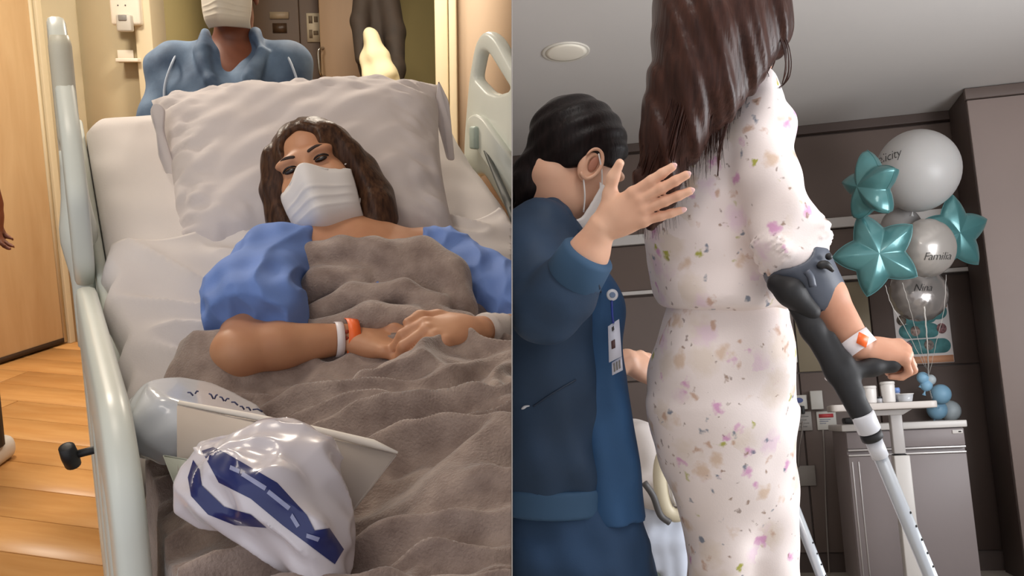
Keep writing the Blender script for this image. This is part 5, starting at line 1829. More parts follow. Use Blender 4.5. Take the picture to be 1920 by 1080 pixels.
# trousers: hips, then two legs
S = Clay(P(1195, 1420, 1.9) + np.array((0, -.22, 0)), P(1515, 530, 1.75) + np.array((0, .20, 0)), .0052)
S.loft([sect(545, 1262, 1476, .10), sect(580, 1252, 1478, .11), sect(640, 1232, 1482, .125), sect(700, 1217, 1484, .135), sect(745, 1216, 1484, .135), sect(800, 1228, 1486, .13),
        sect(850, 1248, 1480, .115), sect(900, 1272, 1470, .10), sect(960, 1300, 1455, .075), sect(1000, 1330, 1430, .05)], .03, 2.2)
S.loft([sect(780, 1240, 1420, .10, -.01), sect(900, 1266, 1418, .095, -.01), sect(1000, 1284, 1416, .09, -.01), sect(1080, 1288, 1414, .088, -.01), sect(1250, 1300, 1400, .08, 0), sect(1410, 1310, 1404, .08, .0)], .06)
S.loft([sect(760, 1350, 1488, .11, .02), sect(900, 1352, 1492, .10, .02), sect(1000, 1356, 1494, .095, .02), sect(1080, 1358, 1495, .092, .02), sect(1250, 1390, 1496, .085, .02), sect(1410, 1398, 1496, .08, .02)], .018)
wf = waves(101, 8, .07, .22, [(1, .3, .25), (.8, .5, -.5), (.3, .3, 1)])
S.warp(lambda x, y, z: .0055 * wf(x, y, z))
obj('trousers', S.mesh(2), M_FLORAL, wp, xf=KV)
# pyjama top with the far back, blousing hem and the near sleeve
S = Clay(P(1185, 610, 1.7) + np.array((0, -.24, 0)), P(1565, 90, 1.62) + np.array((0, .22, 0)), .0046)
S.loft([sect(128, 1372, 1424, .04), sect(150, 1335, 1448, .065), sect(200, 1292, 1462, .085), sect(260, 1268, 1462, .10), sect(340, 1240, 1450, .108), sect(430, 1214, 1448, .112), sect(500, 1218, 1466, .115),
        sect(540, 1222, 1486, .130), sect(562, 1230, 1486, .132), sect(576, 1244, 1476, .120), sect(582, 1262, 1460, .095)], .02, 2.3)
S.chain([P(1405, 180, 1.62), P(1424, 240, 1.60), P(1436, 330, 1.58), P(1470, 420, 1.56), P(1492, 470, 1.55)], [.050, .056, .056, .056, .058], .022)
cu0, cu1 = P(1478, 440, 1.56), P(1502, 486, 1.545)
for k in range(6):
    c = cu0 + (cu1 - cu0) * k / 5
    S.ell(c, (.066, .060, .0075), frame(cu1 - cu0 + np.array((.0, 0, .014 * (k % 2))), (0, 1, 0)), .004)
S.cap(P(1448, 330, 1.46), P(1462, 560, 1.46), .004, .004, .01, cut=True)
wf2 = waves(102, 9, .06, .2, [(1, .3, .4), (.9, .3, -.4), (.4, .3, 1)])
S.warp(lambda x, y, z: .0065 * wf2(x, y, z))
obj('pyjama_top', S.mesh(2), M_FLORAL, wp, xf=KV)
# skin: head, neck, forearm and gripping hand
S = Clay(P(1400, 740, 1.48) + np.array((0, -.10, 0)), P(1715, 440, 1.62) + np.array((0, .08, 0)), .0030)
el_, wr_ = P(1506, 496, 1.55), P(1606, 648, 1.50)
S.chain([P(1488, 440, 1.56), el_, el_ * .6 + wr_ * .4, wr_], [.040, .040, .036, .025], .012)
RG = frame((.12, -.42, .90), (.22, .95, .2))
RG = np.stack([RG[:, 0], RG[:, 1], RG[:, 2]], 1)
xg = np.array((.93, -.02, -.06)); xg /= np.linalg.norm(xg)
zg_ = np.array((.10, -.50, .86)); zg_ -= xg * (zg_ @ xg); zg_ /= np.linalg.norm(zg_)
RG = np.stack([xg, np.cross(zg_, xg), zg_], 1)
fist = hand_clay(S, wr_ + np.array((.008, .004, -.006)), RG, .84, [(.95, 1.35, .7), (1.0, 1.35, .7), (1.0, 1.4, .7), (1.05, 1.4, .7)], (.03, .012, -.012, -.035),
                 [(.02, .026, -.012), (.045, .040, -.03), (.06, .030, -.046), (.07, .012, -.05)], rs=.86)
RHD = frame((-.05, -.12, 1), (.35, .92, .05))
LH = head_clay(S, P(1372, -45, 1.58), RHD, 1.02)
S.cap(LH(0, -.03, -.08), P(1378, 130, 1.63), .05, .06, .03)
S.chain([P(1378, 130, 1.63), P(1372, 220, 1.65), P(1350, 420, 1.68), P(1350, 600, 1.72), P(1350, 740, 1.75)], [.05, .070, .078, .080, .085], .03)
S.chain([P(1385, 195, 1.65), P(1415, 225, 1.62), P(1436, 330, 1.59), P(1488, 440, 1.56)], [.045, .040, .036, .038], .03)
S.chain([P(1325, 760, 1.75), P(1345, 1080, 1.80), P(1356, 1385, 1.86)], [.060, .042, .032], .03)
S.chain([P(1405, 760, 1.77), P(1430, 1080, 1.82), P(1446, 1385, 1.88)], [.060, .042, .032], .03)
obj('body', S.mesh(), M_SKIN_W, wp, xf=KV)
# hair: soft mass plus long loose strands
M_HAIR_B = hair_mat('hair_auburn_brown', (66, 40, 32), (46, 27, 22), (110, 110, 9))
S = Clay(P(1170, 520, 1.62) + np.array((0, -.20, 0)), P(1490, -230, 1.72) + np.array((0, .12, 0)), .0052)
S.ell(LH(0, -.012, .045), (.098, .110, .112), RHD, .01)
for pts, rr in (([(1340, -40, 1.545), (1325, 60, 1.535), (1300, 150, 1.525), (1262, 250, 1.53), (1236, 330, 1.545), (1226, 405, 1.56)], [.095, .088, .072, .050, .036, .022]),
                ([(1395, -30, 1.55), (1400, 40, 1.55), (1385, 100, 1.535), (1350, 170, 1.525), (1315, 240, 1.535)], [.080, .068, .052, .038, .018]),
                ([(1425, -20, 1.58), (1432, 50, 1.575), (1424, 112, 1.57)], [.05, .040, .016])):
    S.chain([P(*q) for q in pts], rr, .03)
S.warp(lambda x, y, z: .004 * np.sin(95 * (x + .35 * z) + 2.2 * np.sin(7 * z)) + .0022 * np.sin(230 * (x + .35 * z) + 1.4))
hb = obj('hair', S.mesh(), M_HAIR_B, wp, xf=KV)
GUIDE = [[(1258, -60), (1247, 60), (1236, 160), (1213, 260), (1196, 335), (1190, 440)],
         [(1285, -60), (1272, 70), (1258, 180), (1234, 280), (1216, 360), (1222, 480)],
         [(1320, -60), (1306, 70), (1290, 170), (1268, 260), (1252, 340), (1256, 455)],
         [(1355, -60), (1344, 70), (1324, 150), (1300, 225), (1288, 290), (1288, 370)],
         [(1390, -60), (1384, 60), (1366, 130), (1344, 190), (1330, 260), (1324, 345)],
         [(1425, -60), (1424, 40), (1408, 100), (1384, 150), (1370, 210), (1362, 300)],
         [(1446, -60), (1460, 30), (1458, 80), (1446, 120), (1436, 138), (1424, 150)]]
GUIDE = np.array(GUIDE, float)
DEP = np.array([1.50, 1.475, 1.462, 1.462, 1.48, 1.50])
rng = np.random.default_rng(9)
st = []
for k in range(1100):
    a = rng.random() * 6
    i = min(int(a), 5); w = a - i
    g = GUIDE[i] * (1 - w) + GUIDE[i + 1] * w
    cut_ = .55 + .45 * rng.random() ** .7
    lay = rng.random() ** 1.5
    jx = rng.normal() * 4
    side_ = ((a - 2.6) / 3.4)
    dd = DEP + lay * .055 + .075 * side_ ** 2
    dd = dd + np.array([0, 0, .0, .01, .022, .035])
    wob = rng.normal() * 5
    pts = np.array([P(g[j, 0] + jx * (.4 + .15 * j) + rng.normal() * 1.5 + wob * max(0, j - 3), g[j, 1], dd[j]) for j in range(6)])
    q = spline(pts, 22)
    q = q[:max(8, int(22 * cut_))]
    r0 = .0007 + .0012 * rng.random()
    n = len(q)
    st.append(tube(q, [r0 * min(1, (n - 1 - j) / 9 + .08) for j in range(n)], 4))
for pts in ([(1455, 40), (1474, 80), (1480, 120), (1476, 150), (1460, 166)], [(1452, 50), (1470, 90), (1474, 130), (1466, 158)], [(1384, 130), (1372, 200), (1350, 280), (1346, 330)], [(1380, 130), (1362, 180), (1352, 250), (1350, 300)],
            [(1376, 120), (1384, 160), (1380, 195)]):
    for j in range(5):
        q = spline([P(x + rng.normal() * 1.5, y, 1.50 + .012 * i) for i, (x, y) in enumerate(pts)], 16)
        st.append(tube(q, [.0011] * 12 + [.0009, .0007, .0005, .0003], 4))
tag(obj('hair_strands', join(*st), M_HAIR_B, hb, xf=KV), kind='stuff')
# feet
for x, dd in ((1340, -.01), (1440, .02)):
    q = MBI @ (KV @ Vector(P(x, 1080, lean(1080) + dd)))
    bobj('slipper', box((q.x - .045, q.y - .10, 0), (q.x + .045, q.y + .13, .07), .03, 3), mat('slipper_grey', (150, 146, 142), 0.7), wp, smooth=True)
# wristband with orange tab and loose tail
axw = wr_ - el_; axw = axw / np.linalg.norm(axw)
wbnd = bracelet(wr_ - axw * .002, axw + np.array((.1, 0, .05)), .0315, .026, M_BAND, 'white_wristband', wp, .9)
R_ = frame(axw, (0, -.4, 1))
obj('orange_tab', slab([P(1611, 622, 1.466), P(1630, 632, 1.468), P(1624, 652, 1.466), P(1606, 643, 1.463)], .0015, M_ORANGE, 'tmp', wbnd, bev=.0003).data and (lambda o: (np.array([v.co[:] for v in o.data.vertices]) + np.array(ploc(wbnd)), [tuple(p.vertices) for p in o.data.polygons]))(bpy.data.objects['tmp']), M_ORANGE, wbnd)
bpy.data.objects.remove(bpy.data.objects['tmp'])
obj('band_tail', tube(spline([P(1578, 652, 1.50), P(1566, 668, 1.49), P(1557, 690, 1.485), P(1551, 712, 1.485)], 14), .006, 8, flatn=((.8, .3, .5), .18)), M_BAND, wp, xf=KV)

# ------------------------------------------------------------------ forearm crutches
M_CRB = mat('crutch_black', (22, 22, 25), 0.6, noise=0.05, nscale=10)
M_CRG = mat('crutch_cuff_grey', (82, 88, 100), 0.42)
M_ALU = mat('crutch_aluminium', (196, 202, 208), 0.35, 0.55)
M_CRW = mat('crutch_collar', (214, 216, 222), 0.4)


def crutch(lab, pts, grp, hs=1):
    """pts: view points elbow end, handle branch, lower end of the black part, a second point further down the tube"""
    top_, br_, lo_, fa_ = (np.asarray(p, float) for p in pts)
    dr_ = (fa_ - lo_) / np.linalg.norm(fa_ - lo_)
    # run the tube down to the floor
    p = lo_.copy(); 
    for _ in range(400):
        if (MBI @ (KV @ Vector(p))).z < .03: break
        p = p + dr_ * .005
    tip = p
    t = thing('forearm_crutch', lab, 'crutch', KV @ Vector(tip), grp)
    S = Clay(np.minimum(np.minimum(top_, br_), lo_) - .08, np.maximum(np.maximum(top_, br_), lo_) + np.array((.1, .16, .08)), .003)
    S.chain([top_, top_ * .5 + br_ * .5, br_, lo_], [.0165, .0185, .0195, .0185], .012, (np.array((0, 1, 0)), .8))
    S.chain([top_ * .35 + br_ * .65 + np.array((.018, -.004, .01)), br_ + np.array((.012, 0, .014)), br_ * .5 + lo_ * .5 + np.array((.012, 0, .006))], [.006, .012, .008], .010)
    hd = np.array((.34, .92, -.02)); hd /= np.linalg.norm(hd)
    S.chain([br_ + np.array((.004 * hs, 0, -.006)), br_ + np.array((.06 * hs, .008, .004)), br_ + np.array((.094 * hs, .016, .010)), br_ + hd * .06 + np.array((.094 * hs, .01, .010))], [.016, .014, .014, .014], .01)
    S.chain([top_ * .72 + br_ * .28 + np.array((.012, -.030, .012)), br_ * .72 + top_ * .28 + np.array((.010, -.030, .008))], [.007, .007], .012, cut=True)
    obj('shaft', S.mesh(), M_CRB, t, xf=KV)
    return t, dr_, lo_, tip


def tube_parts(t, dr_, lo_, tip):
    obj('collar', tube([lo_ - dr_ * .012, lo_ - dr_ * .010, lo_ + dr_ * .018, lo_ + dr_ * .020], [.0165, .0185, .0185, .0165], 20), M_CRW, t, xf=KV)
    obj('clip', tube([lo_ + dr_ * .021, lo_ + dr_ * .023, lo_ + dr_ * .033, lo_ + dr_ * .035], [.015, .0175, .0175, .015], 20), M_CRB, t, xf=KV)
    obj('locking_sleeve', tube([lo_ + dr_ * .036, lo_ + dr_ * .066], .0135, 20), M_CRW, t, xf=KV)
    obj('aluminium_tube', tube([lo_ + dr_ * .06, tip - dr_ * .03], .0112, 20), M_ALU, t, xf=KV)
    side = np.cross(dr_, np.array((0, 1, 0))); side /= np.linalg.norm(side)
    hole = None
    for k in range(9):
        c = lo_ + dr_ * (.17 + .025 * k) + np.array((0, -1, 0)) * .0082 + side * -.0075 * (1 if side[0] < 0 else -1)
        obj('adjustment_hole', ball(c, .0022, 8, 6), M_CRB, t, xf=KV)
    obj('rubber_tip', tube([tip - dr_ * .05, tip - dr_ * .01, tip], [.015, .017, .021], 16), M_BLACK, t, xf=KV)


G2 = 'forearm crutches'
t, dr_, lo_, tip = crutch('black forearm crutch with aluminium tube gripped by the walking patient', (P(1478, 542, 1.50), P(1570, 694, 1.475), P(1622, 788, 1.46), P(1740, 1070, 1.49)), G2)
tube_parts(t, dr_, lo_, tip)
# arm cuff: open ring of grey plastic round the sleeve end
S = Clay(P(1425, 620, 1.50) + np.array((0, -.14, 0)), P(1600, 450, 1.60) + np.array((0, .10, 0)), .003)
cc = P(1506, 520, 1.54); axc = P(1560, 600, 1.53) - P(1500, 505, 1.54); RC = frame(axc, (0, -1, 0))
S.cap(P(1494, 498, 1.545), P(1532, 556, 1.54), .058, .050, .0)
S.cap(P(1474, 470, 1.55), P(1556, 596, 1.54), .0525, .044, .004, cut=True)
S.ell(P(1448, 470, 1.55), (.05, .2, .03), None, .01, True)
S.ell(P(1600, 590, 1.50), (.03, .2, .045), None, .01, True)
cuff = obj('arm_cuff', S.mesh(), M_CRG, t, xf=KV)
S = Clay(P(1430, 620, 1.50) + np.array((0, -.14, 0)), P(1560, 500, 1.60) + np.array((0, .04, 0)), .003)
S.chain([P(1456, 532, 1.505), P(1482, 548, 1.488), P(1520, 585, 1.487)], [.016, .022, .016], .012)
obj('cuff_root', S.mesh(), M_CRB, t, xf=KV)
obj('cuff_rivet', ball(P(1554, 481, 1.488), .006, 12, 8), M_BLACK, cuff, xf=KV)
obj('cuff_slot', tube(spline([P(1532, 500, 1.482), P(1548, 496, 1.482), P(1562, 508, 1.486)], 10), [.003, .006, .007, .007, .007, .007, .006, .005, .004, .003], 8), M_BLACK, cuff, xf=KV)
obj('cuff_rib', tube(spline([P(1512, 508, 1.478), P(1520, 520, 1.476), P(1524, 538, 1.476)], 8), .006, 8), M_CRG, cuff, xf=KV)
t, dr_, lo_, tip = crutch('second crutch half hidden behind the floral trousers', (P(1405, 700, 1.98), P(1440, 800, 1.97), P(1462, 880, 1.96), P(1532, 1060, 1.96)), G2, -1)
tube_parts(t, dr_, lo_, tip)

# ------------------------------------------------------------------ nurse steadying the patient
nu_ = thing('person', 'nurse in navy jacket with white mask reaching towards the walking patient', 'person', KV @ Vector(floor_v(1070, 1080, 1.86)))
M_NAVYJ = mat('navy_jacket', (32, 58, 86), 0.7, noise=0.15, nscale=6, bump=0.06, bscale=350)
M_SCRUB = mat('blue_scrub_top', (42, 84, 128), 0.75, noise=0.1, nscale=6, bump=0.08, bscale=350)
M_TROU = mat('navy_trousers', (36, 66, 100), 0.8, noise=0.12, nscale=6, bump=0.08, bscale=350)
M_SKIN_N = mat('skin_nurse', (230, 186, 158), 0.5, noise=0.10, nscale=14, sss=0.1, rgb2=(218, 168, 140))
NC = P(1082, 312, 1.80)
NR = frame((.48, .10, .86), (.82, .36, -.45))
S = Clay(P(985, 520, 1.72) + np.array((0, -.13, 0)), P(1215, 215, 1.90) + np.array((0, .08, 0)), .0027)
LN = head_clay(S, NC, NR, .98, ears=False)
S.cap(LN(0, -.046, -.045), P(1026, 416, 1.82), .046, .050, .03)
S.ell(P(1020, 450, 1.82), (.08, .07, .05), None, .03)
# the near ear, with its rim and hollow
ec = LN(.074, -.008, -.004)
S.ell(ec, (.0105, .021, .034), NR, .004)
S.ell(LN(.0855, -.004, .000), (.009, .012, .020), NR, .003, True)
S.ell(LN(.078, -.004, -.030), (.006, .009, .010), NR, .004)
nw = P(1130, 424, 1.46)
S.chain([P(1088, 500, 1.50), P(1104, 474, 1.485), nw], [.032, .032, .0235], .012)
xh = P(1196, 388, 1.425) - nw; xh = xh / np.linalg.norm(xh)
zh = np.array((.18, -1, .12)); zh -= xh * (zh @ xh); zh /= np.linalg.norm(zh)
RN = np.stack([xh, np.cross(zh, xh), zh], 1)
tips = hand_clay(S, nw, RN, .86, [(.10, .12, .08), (.06, .10, .08), (.08, .12, .08), (.14, .14, .1)], (.08, .00, -.10, -.20),
                 [(.020, .020, -.004), (.040, .046, -.006), (.062, .070, -.004), (.086, .086, -.004)])
# far hand, low behind the patient
fw = P(1176, 676, 1.98)
S.chain([P(1120, 700, 1.96), fw], [.032, .026], .01)
xf_ = P(1225, 700, 2.0) - fw; xf_ /= np.linalg.norm(xf_)
zf_ = np.array((.25, -.75, .65)); zf_ -= xf_ * (zf_ @ xf_); zf_ /= np.linalg.norm(zf_)
hand_clay(S, fw, np.stack([xf_, np.cross(zf_, xf_), zf_], 1), .9, [(.7, .5, .3)] * 4)
S.chain([P(1026, 416, 1.82), P(1030, 520, 1.80), P(1040, 700, 1.82), P(1050, 900, 1.86), P(1070, 1000, 1.88)], [.05, .075, .080, .085, .085], .03)
S.chain([P(1000, 460, 1.76), P(1012, 530, 1.66), P(1030, 580, 1.56), P(1062, 540, 1.525), P(1088, 500, 1.50)], [.045, .042, .038, .036, .032], .02)
S.chain([P(1040, 480, 1.86), P(1070, 600, 1.90), P(1085, 690, 1.93), P(1120, 700, 1.96)], [.045, .040, .036, .032], .02)
S.chain([P(1045, 1000, 1.87), P(1058, 1200, 1.90), P(1062, 1375, 1.92)], [.065, .045, .034], .03)
S.chain([P(1150, 1010, 1.92), P(1185, 1200, 1.96), P(1196, 1375, 1.99)], [.060, .045, .034], .03)
nb = obj('body', S.mesh(), M_SKIN_N, nu_, xf=KV, side=1)
ear = [LN(.0865 - .004 * abs(math.sin(a)), -.008 + .019 * math.cos(a), -.002 + .031 * math.sin(a)) for a in np.linspace(-2.2, 2.9, 26)]
obj('ear_rim', tube(np.array(ear), [.002] + [.0038] * 20 + [.0034, .003, .0026, .002, .0015], 8), M_SKIN_N, nb, xf=KV)
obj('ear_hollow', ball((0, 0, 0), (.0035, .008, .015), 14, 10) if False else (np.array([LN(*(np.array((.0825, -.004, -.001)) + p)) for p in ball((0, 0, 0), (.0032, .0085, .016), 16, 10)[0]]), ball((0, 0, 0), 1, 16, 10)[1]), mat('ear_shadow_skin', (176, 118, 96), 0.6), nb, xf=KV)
for i in range(4):
    obj('fingernail', nail(tips[i][3], tips[i][2], RN[:, 2], .0062), mat('nail_pale', (232, 188, 182), 0.25), nb, xf=KV)
# hair gathered in a low ponytail
M_HAIR_N = hair_mat('hair_black_brown', (30, 21, 21), (14, 9, 9), (120, 120, 24), 0.45)
S = Clay(P(950, 420, 1.78) + np.array((0, -.14, 0)), P(1215, 205, 1.95) + np.array((0, .08, 0)), .0034)
S.ell(LN(0, -.022, .040), (.084, .104, .094), NR, .01)
S.ell(LN(0, .112, -.030), (.10, .088, .10), NR, .012, True)
S.ell(LN(0, .060, -.128), (.20, .130, .150), NR, .010, True)
S.ell(LN(.088, -.008, -.012), (.016, .022, .036), NR, .008, True)
S.chain([P(1062, 296, 1.80), P(1034, 304, 1.79), P(1004, 326, 1.80), P(988, 352, 1.80), P(980, 376, 1.80)], [.044, .044, .042, .034, .018], .02)
S.chain([P(1004, 312, 1.78), P(984, 340, 1.78), P(976, 384, 1.78)], [.03, .026, .008], .015)
S.chain([P(1030, 322, 1.80), P(1010, 352, 1.785), P(990, 386, 1.78)], [.036, .032, .012], .015)
nx = NR[:, 0]
S.warp(lambda x, y, z: .0016 * np.sin(210 * (z * .8 - x * .4 + .3 * y) + 2 * np.sin(12 * x)))
nh = obj('hair', S.mesh(), M_HAIR_N, nu_, xf=KV, side=1)
st = []
for k in range(160):
    a, b = rng.normal() * 10, rng.normal() * 8
    pts = [P(1040 + b * .4, 298 + a * .5, 1.77 + .03 * rng.random()), P(1006 + b * .6, 318 + a, 1.755 + .06 * rng.random()), P(986 + b, 348 + a, 1.76 + .06 * rng.random()), P(976 + b * 1.1, 376 + rng.normal() * 8, 1.77 + .04 * rng.random()), P(974 + b * 1.2, 392 + rng.normal() * 6, 1.78)]
    st.append(tube(spline(pts, 14), [.0008] * 10 + [.0007, .0006, .0004, .0002], 4))
tag(obj('hair_strands', join(*st), M_HAIR_N, nh, xf=KV, side=1), kind='stuff')
# mask seen from the side
nm = obj('mask', mask_mesh(LN, 1.06, -.022, -.122, 1.5), M_MASK, nu_, xf=KV)
for a, b in (((.078, .036, -.026), (.084, -.006, .022)), ((.074, .030, -.088), (.081, -.006, -.036))):
    m_ = ((a[0] + b[0]) / 2 + .006, (a[1] + b[1]) / 2, (a[2] + b[2]) / 2)
    obj('ear_loop', tube(np.array([LN(*q) for q in spline([a, m_, b], 12)]), .0016, 6), M_MASK, nm, xf=KV)
# jacket with sleeve, collar and ribbed hem; scrub top in front; trousers
S = Clay(P(935, 965, 1.9) + np.array((0, -.36, 0)), P(1185, 385, 1.82) + np.array((0, .16, 0)), .005)


def nsect(py, xl, xr_, ry, d=None):
    d = (1.80 + (py - 540) / FPX * 1.8 * .14) if d is None else d
    p0, p1 = P(xl, py, d), P(xr_, py, d)
    return (p0[2], (p0[0] + p1[0]) / 2, d, (p1[0] - p0[0]) / 2, ry)


S.loft([nsect(405, 985, 1066, .045), nsect(430, 950, 1090, .075), nsect(480, 925, 1116, .10), nsect(560, 912, 1138, .118), nsect(680, 905, 1143, .125), nsect(800, 908, 1147, .128), nsect(880, 912, 1150, .128), nsect(905, 920, 1146, .120), nsect(948, 925, 1146, .118)], .02, 2.2)
S.chain([P(1006, 450, 1.72), P(1000, 520, 1.64), P(1024, 585, 1.56)], [.075, .066, .058], .03)
S.chain([P(1024, 585, 1.56), P(1056, 548, 1.53), P(1082, 510, 1.508)], [.058, .053, .046], .02)
wn = waves(120, 9, .07, .22, [(1, .4, .3), (.7, .3, -.7), (.3, .2, 1)])
S.warp(lambda x, y, z: .0065 * wn(x, y, z))
jm = S.mesh(2)
jk = obj('jacket', jm, M_NAVYJ, nu_, xf=KV, side=1)


def lay(vf, pts, n=40, lift=.0012):
    """a pixel line laid onto the near side of a view-frame mesh"""
    from mathutils.bvhtree import BVHTree
    tree = BVHTree.FromPolygons([tuple(p) for p in vf[0]], [tuple(int(i) for i in q) for q in vf[1]])
    out = []
    for x, y, _ in spline([(a, b, 0) for a, b in pts], n):
        r = Vector(P(x, y, 1.0)).normalized()
        h_ = tree.ray_cast(Vector((0, 0, 0)), r)
        if h_[0] is not None:
            out.append(np.array(h_[0] - r * lift))
    return np.array(out)


obj('cuff', tube([P(1072, 524, 1.515), P(1078, 516, 1.51), P(1102, 478, 1.487), P(1105, 473, 1.485)], [.044, .050, .046, .041], 26), mat('cuff_navy', (46, 78, 108), 0.75), jk, xf=KV)
S = Clay(P(960, 460, 1.72) + np.array((0, -.10, 0)), P(1105, 365, 1.90), .004)
S.chain([P(985, 400, 1.78), P(1006, 388, 1.76), P(1036, 388, 1.74), P(1056, 404, 1.72), P(1078, 432, 1.72)], [.012, .016, .016, .014, .010], .012)
S.chain([P(1036, 380, 1.76), P(1052, 400, 1.735), P(1072, 428, 1.725)], [.008, .014, .010], .012)
obj('collar', S.mesh(), M_NAVYJ, jk, xf=KV, side=1)
hem = [nsect(q, 925 - (3 if 900 < q < 946 else 0), 1148 + (2 if 900 < q < 946 else 0), .124) for q in (898, 904, 924, 944, 950)]
S = Clay(P(930, 960, 1.9) + np.array((0, -.2, 0)), P(1170, 890, 1.9) + np.array((0, .16, 0)), .005)
S.loft(hem, .004, 2.2)
obj('ribbed_hem', S.mesh(), mat('cuff_navy', (46, 78, 108), 0.75), jk, xf=KV, side=1)
obj('zip', tube(lay(jm, [(1112, 500), (1130, 570), (1136, 680), (1140, 800), (1141, 898)]), .0026, 6), mat('zip_navy', (26, 44, 66), 0.5), jk, xf=KV)
obj('pocket_seam', tube(lay(jm, [(1080, 712), (1040, 735), (1000, 762)]), .0018, 6), mat('zip_navy', (26, 44, 66), 0.5), jk, xf=KV)
bm_ = lay(jm, [(978, 767), (986, 762), (993, 761)], 8)
obj('brand_mark', tube(bm_, [.0012, .0026, .003, .0026, .002, .0018, .0014, .001], 6), M_CRW, jk, xf=KV)
S = Clay(P(1060, 985, 1.95) + np.array((0, -.26, 0)), P(1230, 460, 1.85) + np.array((0, .14, 0)), .005)
S.loft([nsect(480, 1060, 1118, .05), nsect(530, 1060, 1152, .08), nsect(560, 1062, 1164, .09), nsect(650, 1064, 1170, .095), nsect(720, 1064, 1178, .10), nsect(800, 1066, 1190, .105), nsect(900, 1068, 1204, .108), nsect(962, 1070, 1206, .105)], .01, 2.2)
S.warp(lambda x, y, z: .005 * wn(x * 1.1, y, z * .8))
obj('scrub_top', S.mesh(2), M_SCRUB, nu_, xf=KV)
S = Clay(P(930, 1400, 1.98) + np.array((0, -.26, 0)), P(1260, 925, 1.90) + np.array((0, .18, 0)), .006)
S.loft([nsect(930, 945, 1196, .10), nsect(980, 940, 1208, .115), nsect(1030, 942, 1216, .12), nsect(1080, 950, 1226, .11)], .03, 2.3)
S.loft([nsect(1000, 945, 1120, .11), nsect(1080, 960, 1140, .10), nsect(1250, 975, 1130, .09), nsect(1390, 985, 1120, .085)], .02)
S.loft([nsect(1000, 1110, 1216, .10, 1.93), nsect(1080, 1128, 1232, .10, 1.95), nsect(1250, 1140, 1250, .09, 1.98), nsect(1390, 1150, 1250, .085, 2.0)], .014)
S.warp(lambda x, y, z: .006 * wn(x, y, z))
obj('trousers', S.mesh(2), M_TROU, nu_, xf=KV, side=1)
for x, d in ((1060, 1.88), (1195, 1.98)):
    q = MBI @ (KV @ Vector(P(x, 1080, d)))
    bobj('shoe', box((q.x - .045, q.y - .10, 0), (q.x + .045, q.y + .14, .08), .03, 3), M_BLACK, nu_, smooth=True, side=1)
# identity badge on a reel
bdg = thing('identity_badge', 'white identity badge on a round reel clipped to the nurse scrub top', 'badge', KV @ Vector(P(1150, 640, 1.69)))
DBG = 1.675
obj('reel', xform(lathe([(.0095, -.003), (.011, 0), (.0095, .003)], 24), Matrix.Translation(P(1148, 553, DBG)) @ Matrix.Rotation(math.pi / 2, 4, 'X')), M_CRW, bdg, xf=KV)
obj('reel_emblem', xform(lathe([(.0035, -.0042), (.0055, -.0042), (.0055, -.0028), (.0035, -.0028)], 20), Matrix.Translation(P(1148, 553, DBG)) @ Matrix.Rotation(-math.pi / 2, 4, 'X')), mat('emblem_grey', (110, 130, 160), 0.5), bdg, xf=KV)
obj('strap', tube([P(1147, 563, DBG), P(1148, 590, DBG), P(1150, 606, DBG)], .0022, 6), mat('strap_blue', (40, 60, 150), 0.4), bdg, xf=KV)
slab([P(1140, 612, DBG), P(1161, 598, DBG + .002), P(1166, 668, DBG), P(1142, 680, DBG - .002)], .0015, mat('card_white', (206, 208, 222), 0.35), 'card', bdg, bev=.0004)
slab([P(1146, 640, DBG - .0025), P(1153, 636, DBG - .0025), P(1154, 652, DBG - .003), P(1147, 655, DBG - .003)], .0008, mat('photo_brown', (80, 52, 50), 0.5), 'portrait_print', bdg, bev=0)
slab([P(1147, 614, DBG - .0015), P(1151, 611, DBG - .0015), P(1152, 618, DBG - .0015), P(1148, 621, DBG - .0015)], .0008, mat('print_black', (60, 58, 58), 0.6), 'print_mark', bdg, bev=0)
slab([P(1147, 680, DBG + .004), P(1166, 668, DBG + .004), P(1168, 694, DBG + .004), P(1148, 704, DBG + .002)], .0012, mat('card_white', (206, 208, 222), 0.35), 'second_card', bdg, bev=.0004)
for k in range(3):
    slab([P(1150 + 5 * k, 682 - 3 * k, DBG + .0022), P(1153 + 5 * k, 680 - 3 * k, DBG + .0022), P(1154 + 5 * k, 696 - 3 * k, DBG + .001), P(1151 + 5 * k, 698 - 3 * k, DBG + .001)], .0008, mat('print_grey2', (120, 116, 112), 0.6), 'print_mark', bdg, bev=0)

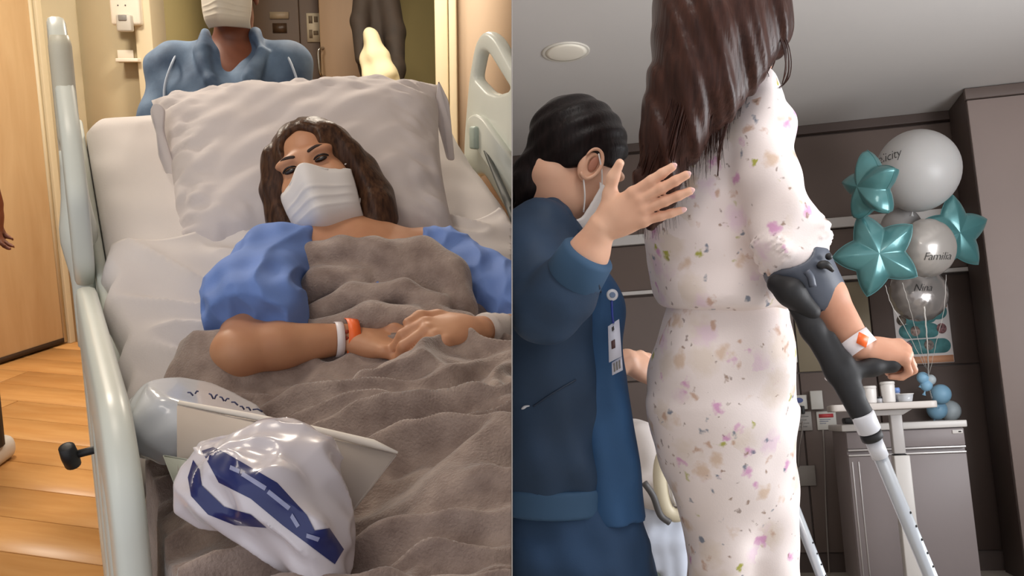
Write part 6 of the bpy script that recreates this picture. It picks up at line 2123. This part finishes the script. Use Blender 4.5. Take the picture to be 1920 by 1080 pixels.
# ------------------------------------------------------------------ bystander at the left edge, mostly outside the picture
by = thing('person', 'bystander at the left edge, only a hand and a pale shoe in view', 'person', (W(-74, 872, 3.25).x, W(-74, 872, 3.25).y, 0))
bx, by_ = W(-74, 872, 3.25).x, W(-74, 872, 3.25).y
M_BY = mat('bystander_cloth', (92, 88, 92), 0.8, noise=0.1, nscale=8)
hx_ = W(-6, 412, 3.18)
S = Clay((bx - .33, by_ - .26, .78), (bx + .27, by_ + .2, 1.75), .008)
HBY = np.array((bx, by_, 1.60))
head_clay(S, HBY, frame((0, 0, 1), (.5, .5, 0)), 1.0)
S.cap((bx, by_, 1.53), (bx, by_, 1.42), .05, .06, .03)
S.ell((bx, by_, 1.25), (.16, .09, .22), None, .05)
for s in (-1, 1):
    S.chain([(bx + s * .15, by_, 1.38), (bx + s * .19, by_, 1.12), (hx_.x if s > 0 else bx - .2, hx_.y if s > 0 else by_ - .04, .93)], [.05, .042, .028], .03)
    hand_clay(S, (hx_.x if s > 0 else bx - .2, hx_.y if s > 0 else by_ - .04, .93), frame((s * .9, -.2, 0), (0, -1, 0))[:, [2, 1, 0]] if False else np.stack([np.array((0, -.1, -.995)), np.array((0, -.995, .1)), np.array((-1., 0, 0)) * 1], 1) if s < 0 else np.stack([np.array((0, -.1, -.995)), np.array((0, -.995, .1)), np.array((1., 0, 0)) * -1], 1), .95, [(.3, .5, .3)] * 4)
obj('body', S.mesh(), M_SKIN_B, by)
RBY = frame((0, 0, 1), (.5, .5, 0))
S = Clay(0, 0, .006)
S.ell(HBY + RBY @ np.array((0, -.02, .04)), (.081, .098, .090), RBY, .01)
S.ell(HBY + RBY @ np.array((0, .12, -.02)), (.07, .09, .10), RBY, .01, True)
S.ell(HBY + RBY @ np.array((0, .02, -.08)), (.1, .12, .07), RBY, .01, True)
obj('hair', S.mesh(), MATS['hair_black'], by)
for s in (-1, 1):
    obj('eye', ball(HBY + RBY @ np.array((s * .032, .082, 0)), .006, 12, 8), M_EYE, by)
S = Clay((bx - .33, by_ - .2, .82), (bx + .27, by_ + .2, 1.50), .008)
S.ell((bx, by_, 1.20), (.18, .115, .27), None, .05)
for s in (-1, 1):
    S.chain([(bx + s * .13, by_, 1.39), (bx + s * .18, by_, 1.14)], [.068, .058], .04)
obj('shirt', S.mesh(), M_BY, by)
for s in (-1, 1):
    obj('trouser_leg', tube([(bx + s * .08, by_, .95), (bx + s * .09, by_, .5), (bx + s * .10, by_, .08)], [.10, .075, .06], 16), mat('bystander_trousers', (60, 62, 70), 0.8), by)
    obj('shoe', box((bx + s * .10 - .05, by_ - .16, 0), (bx + s * .10 + .05, by_ + .12, .09), .035, 3), mat('shoe_pale', (206, 200, 192), 0.5), by)
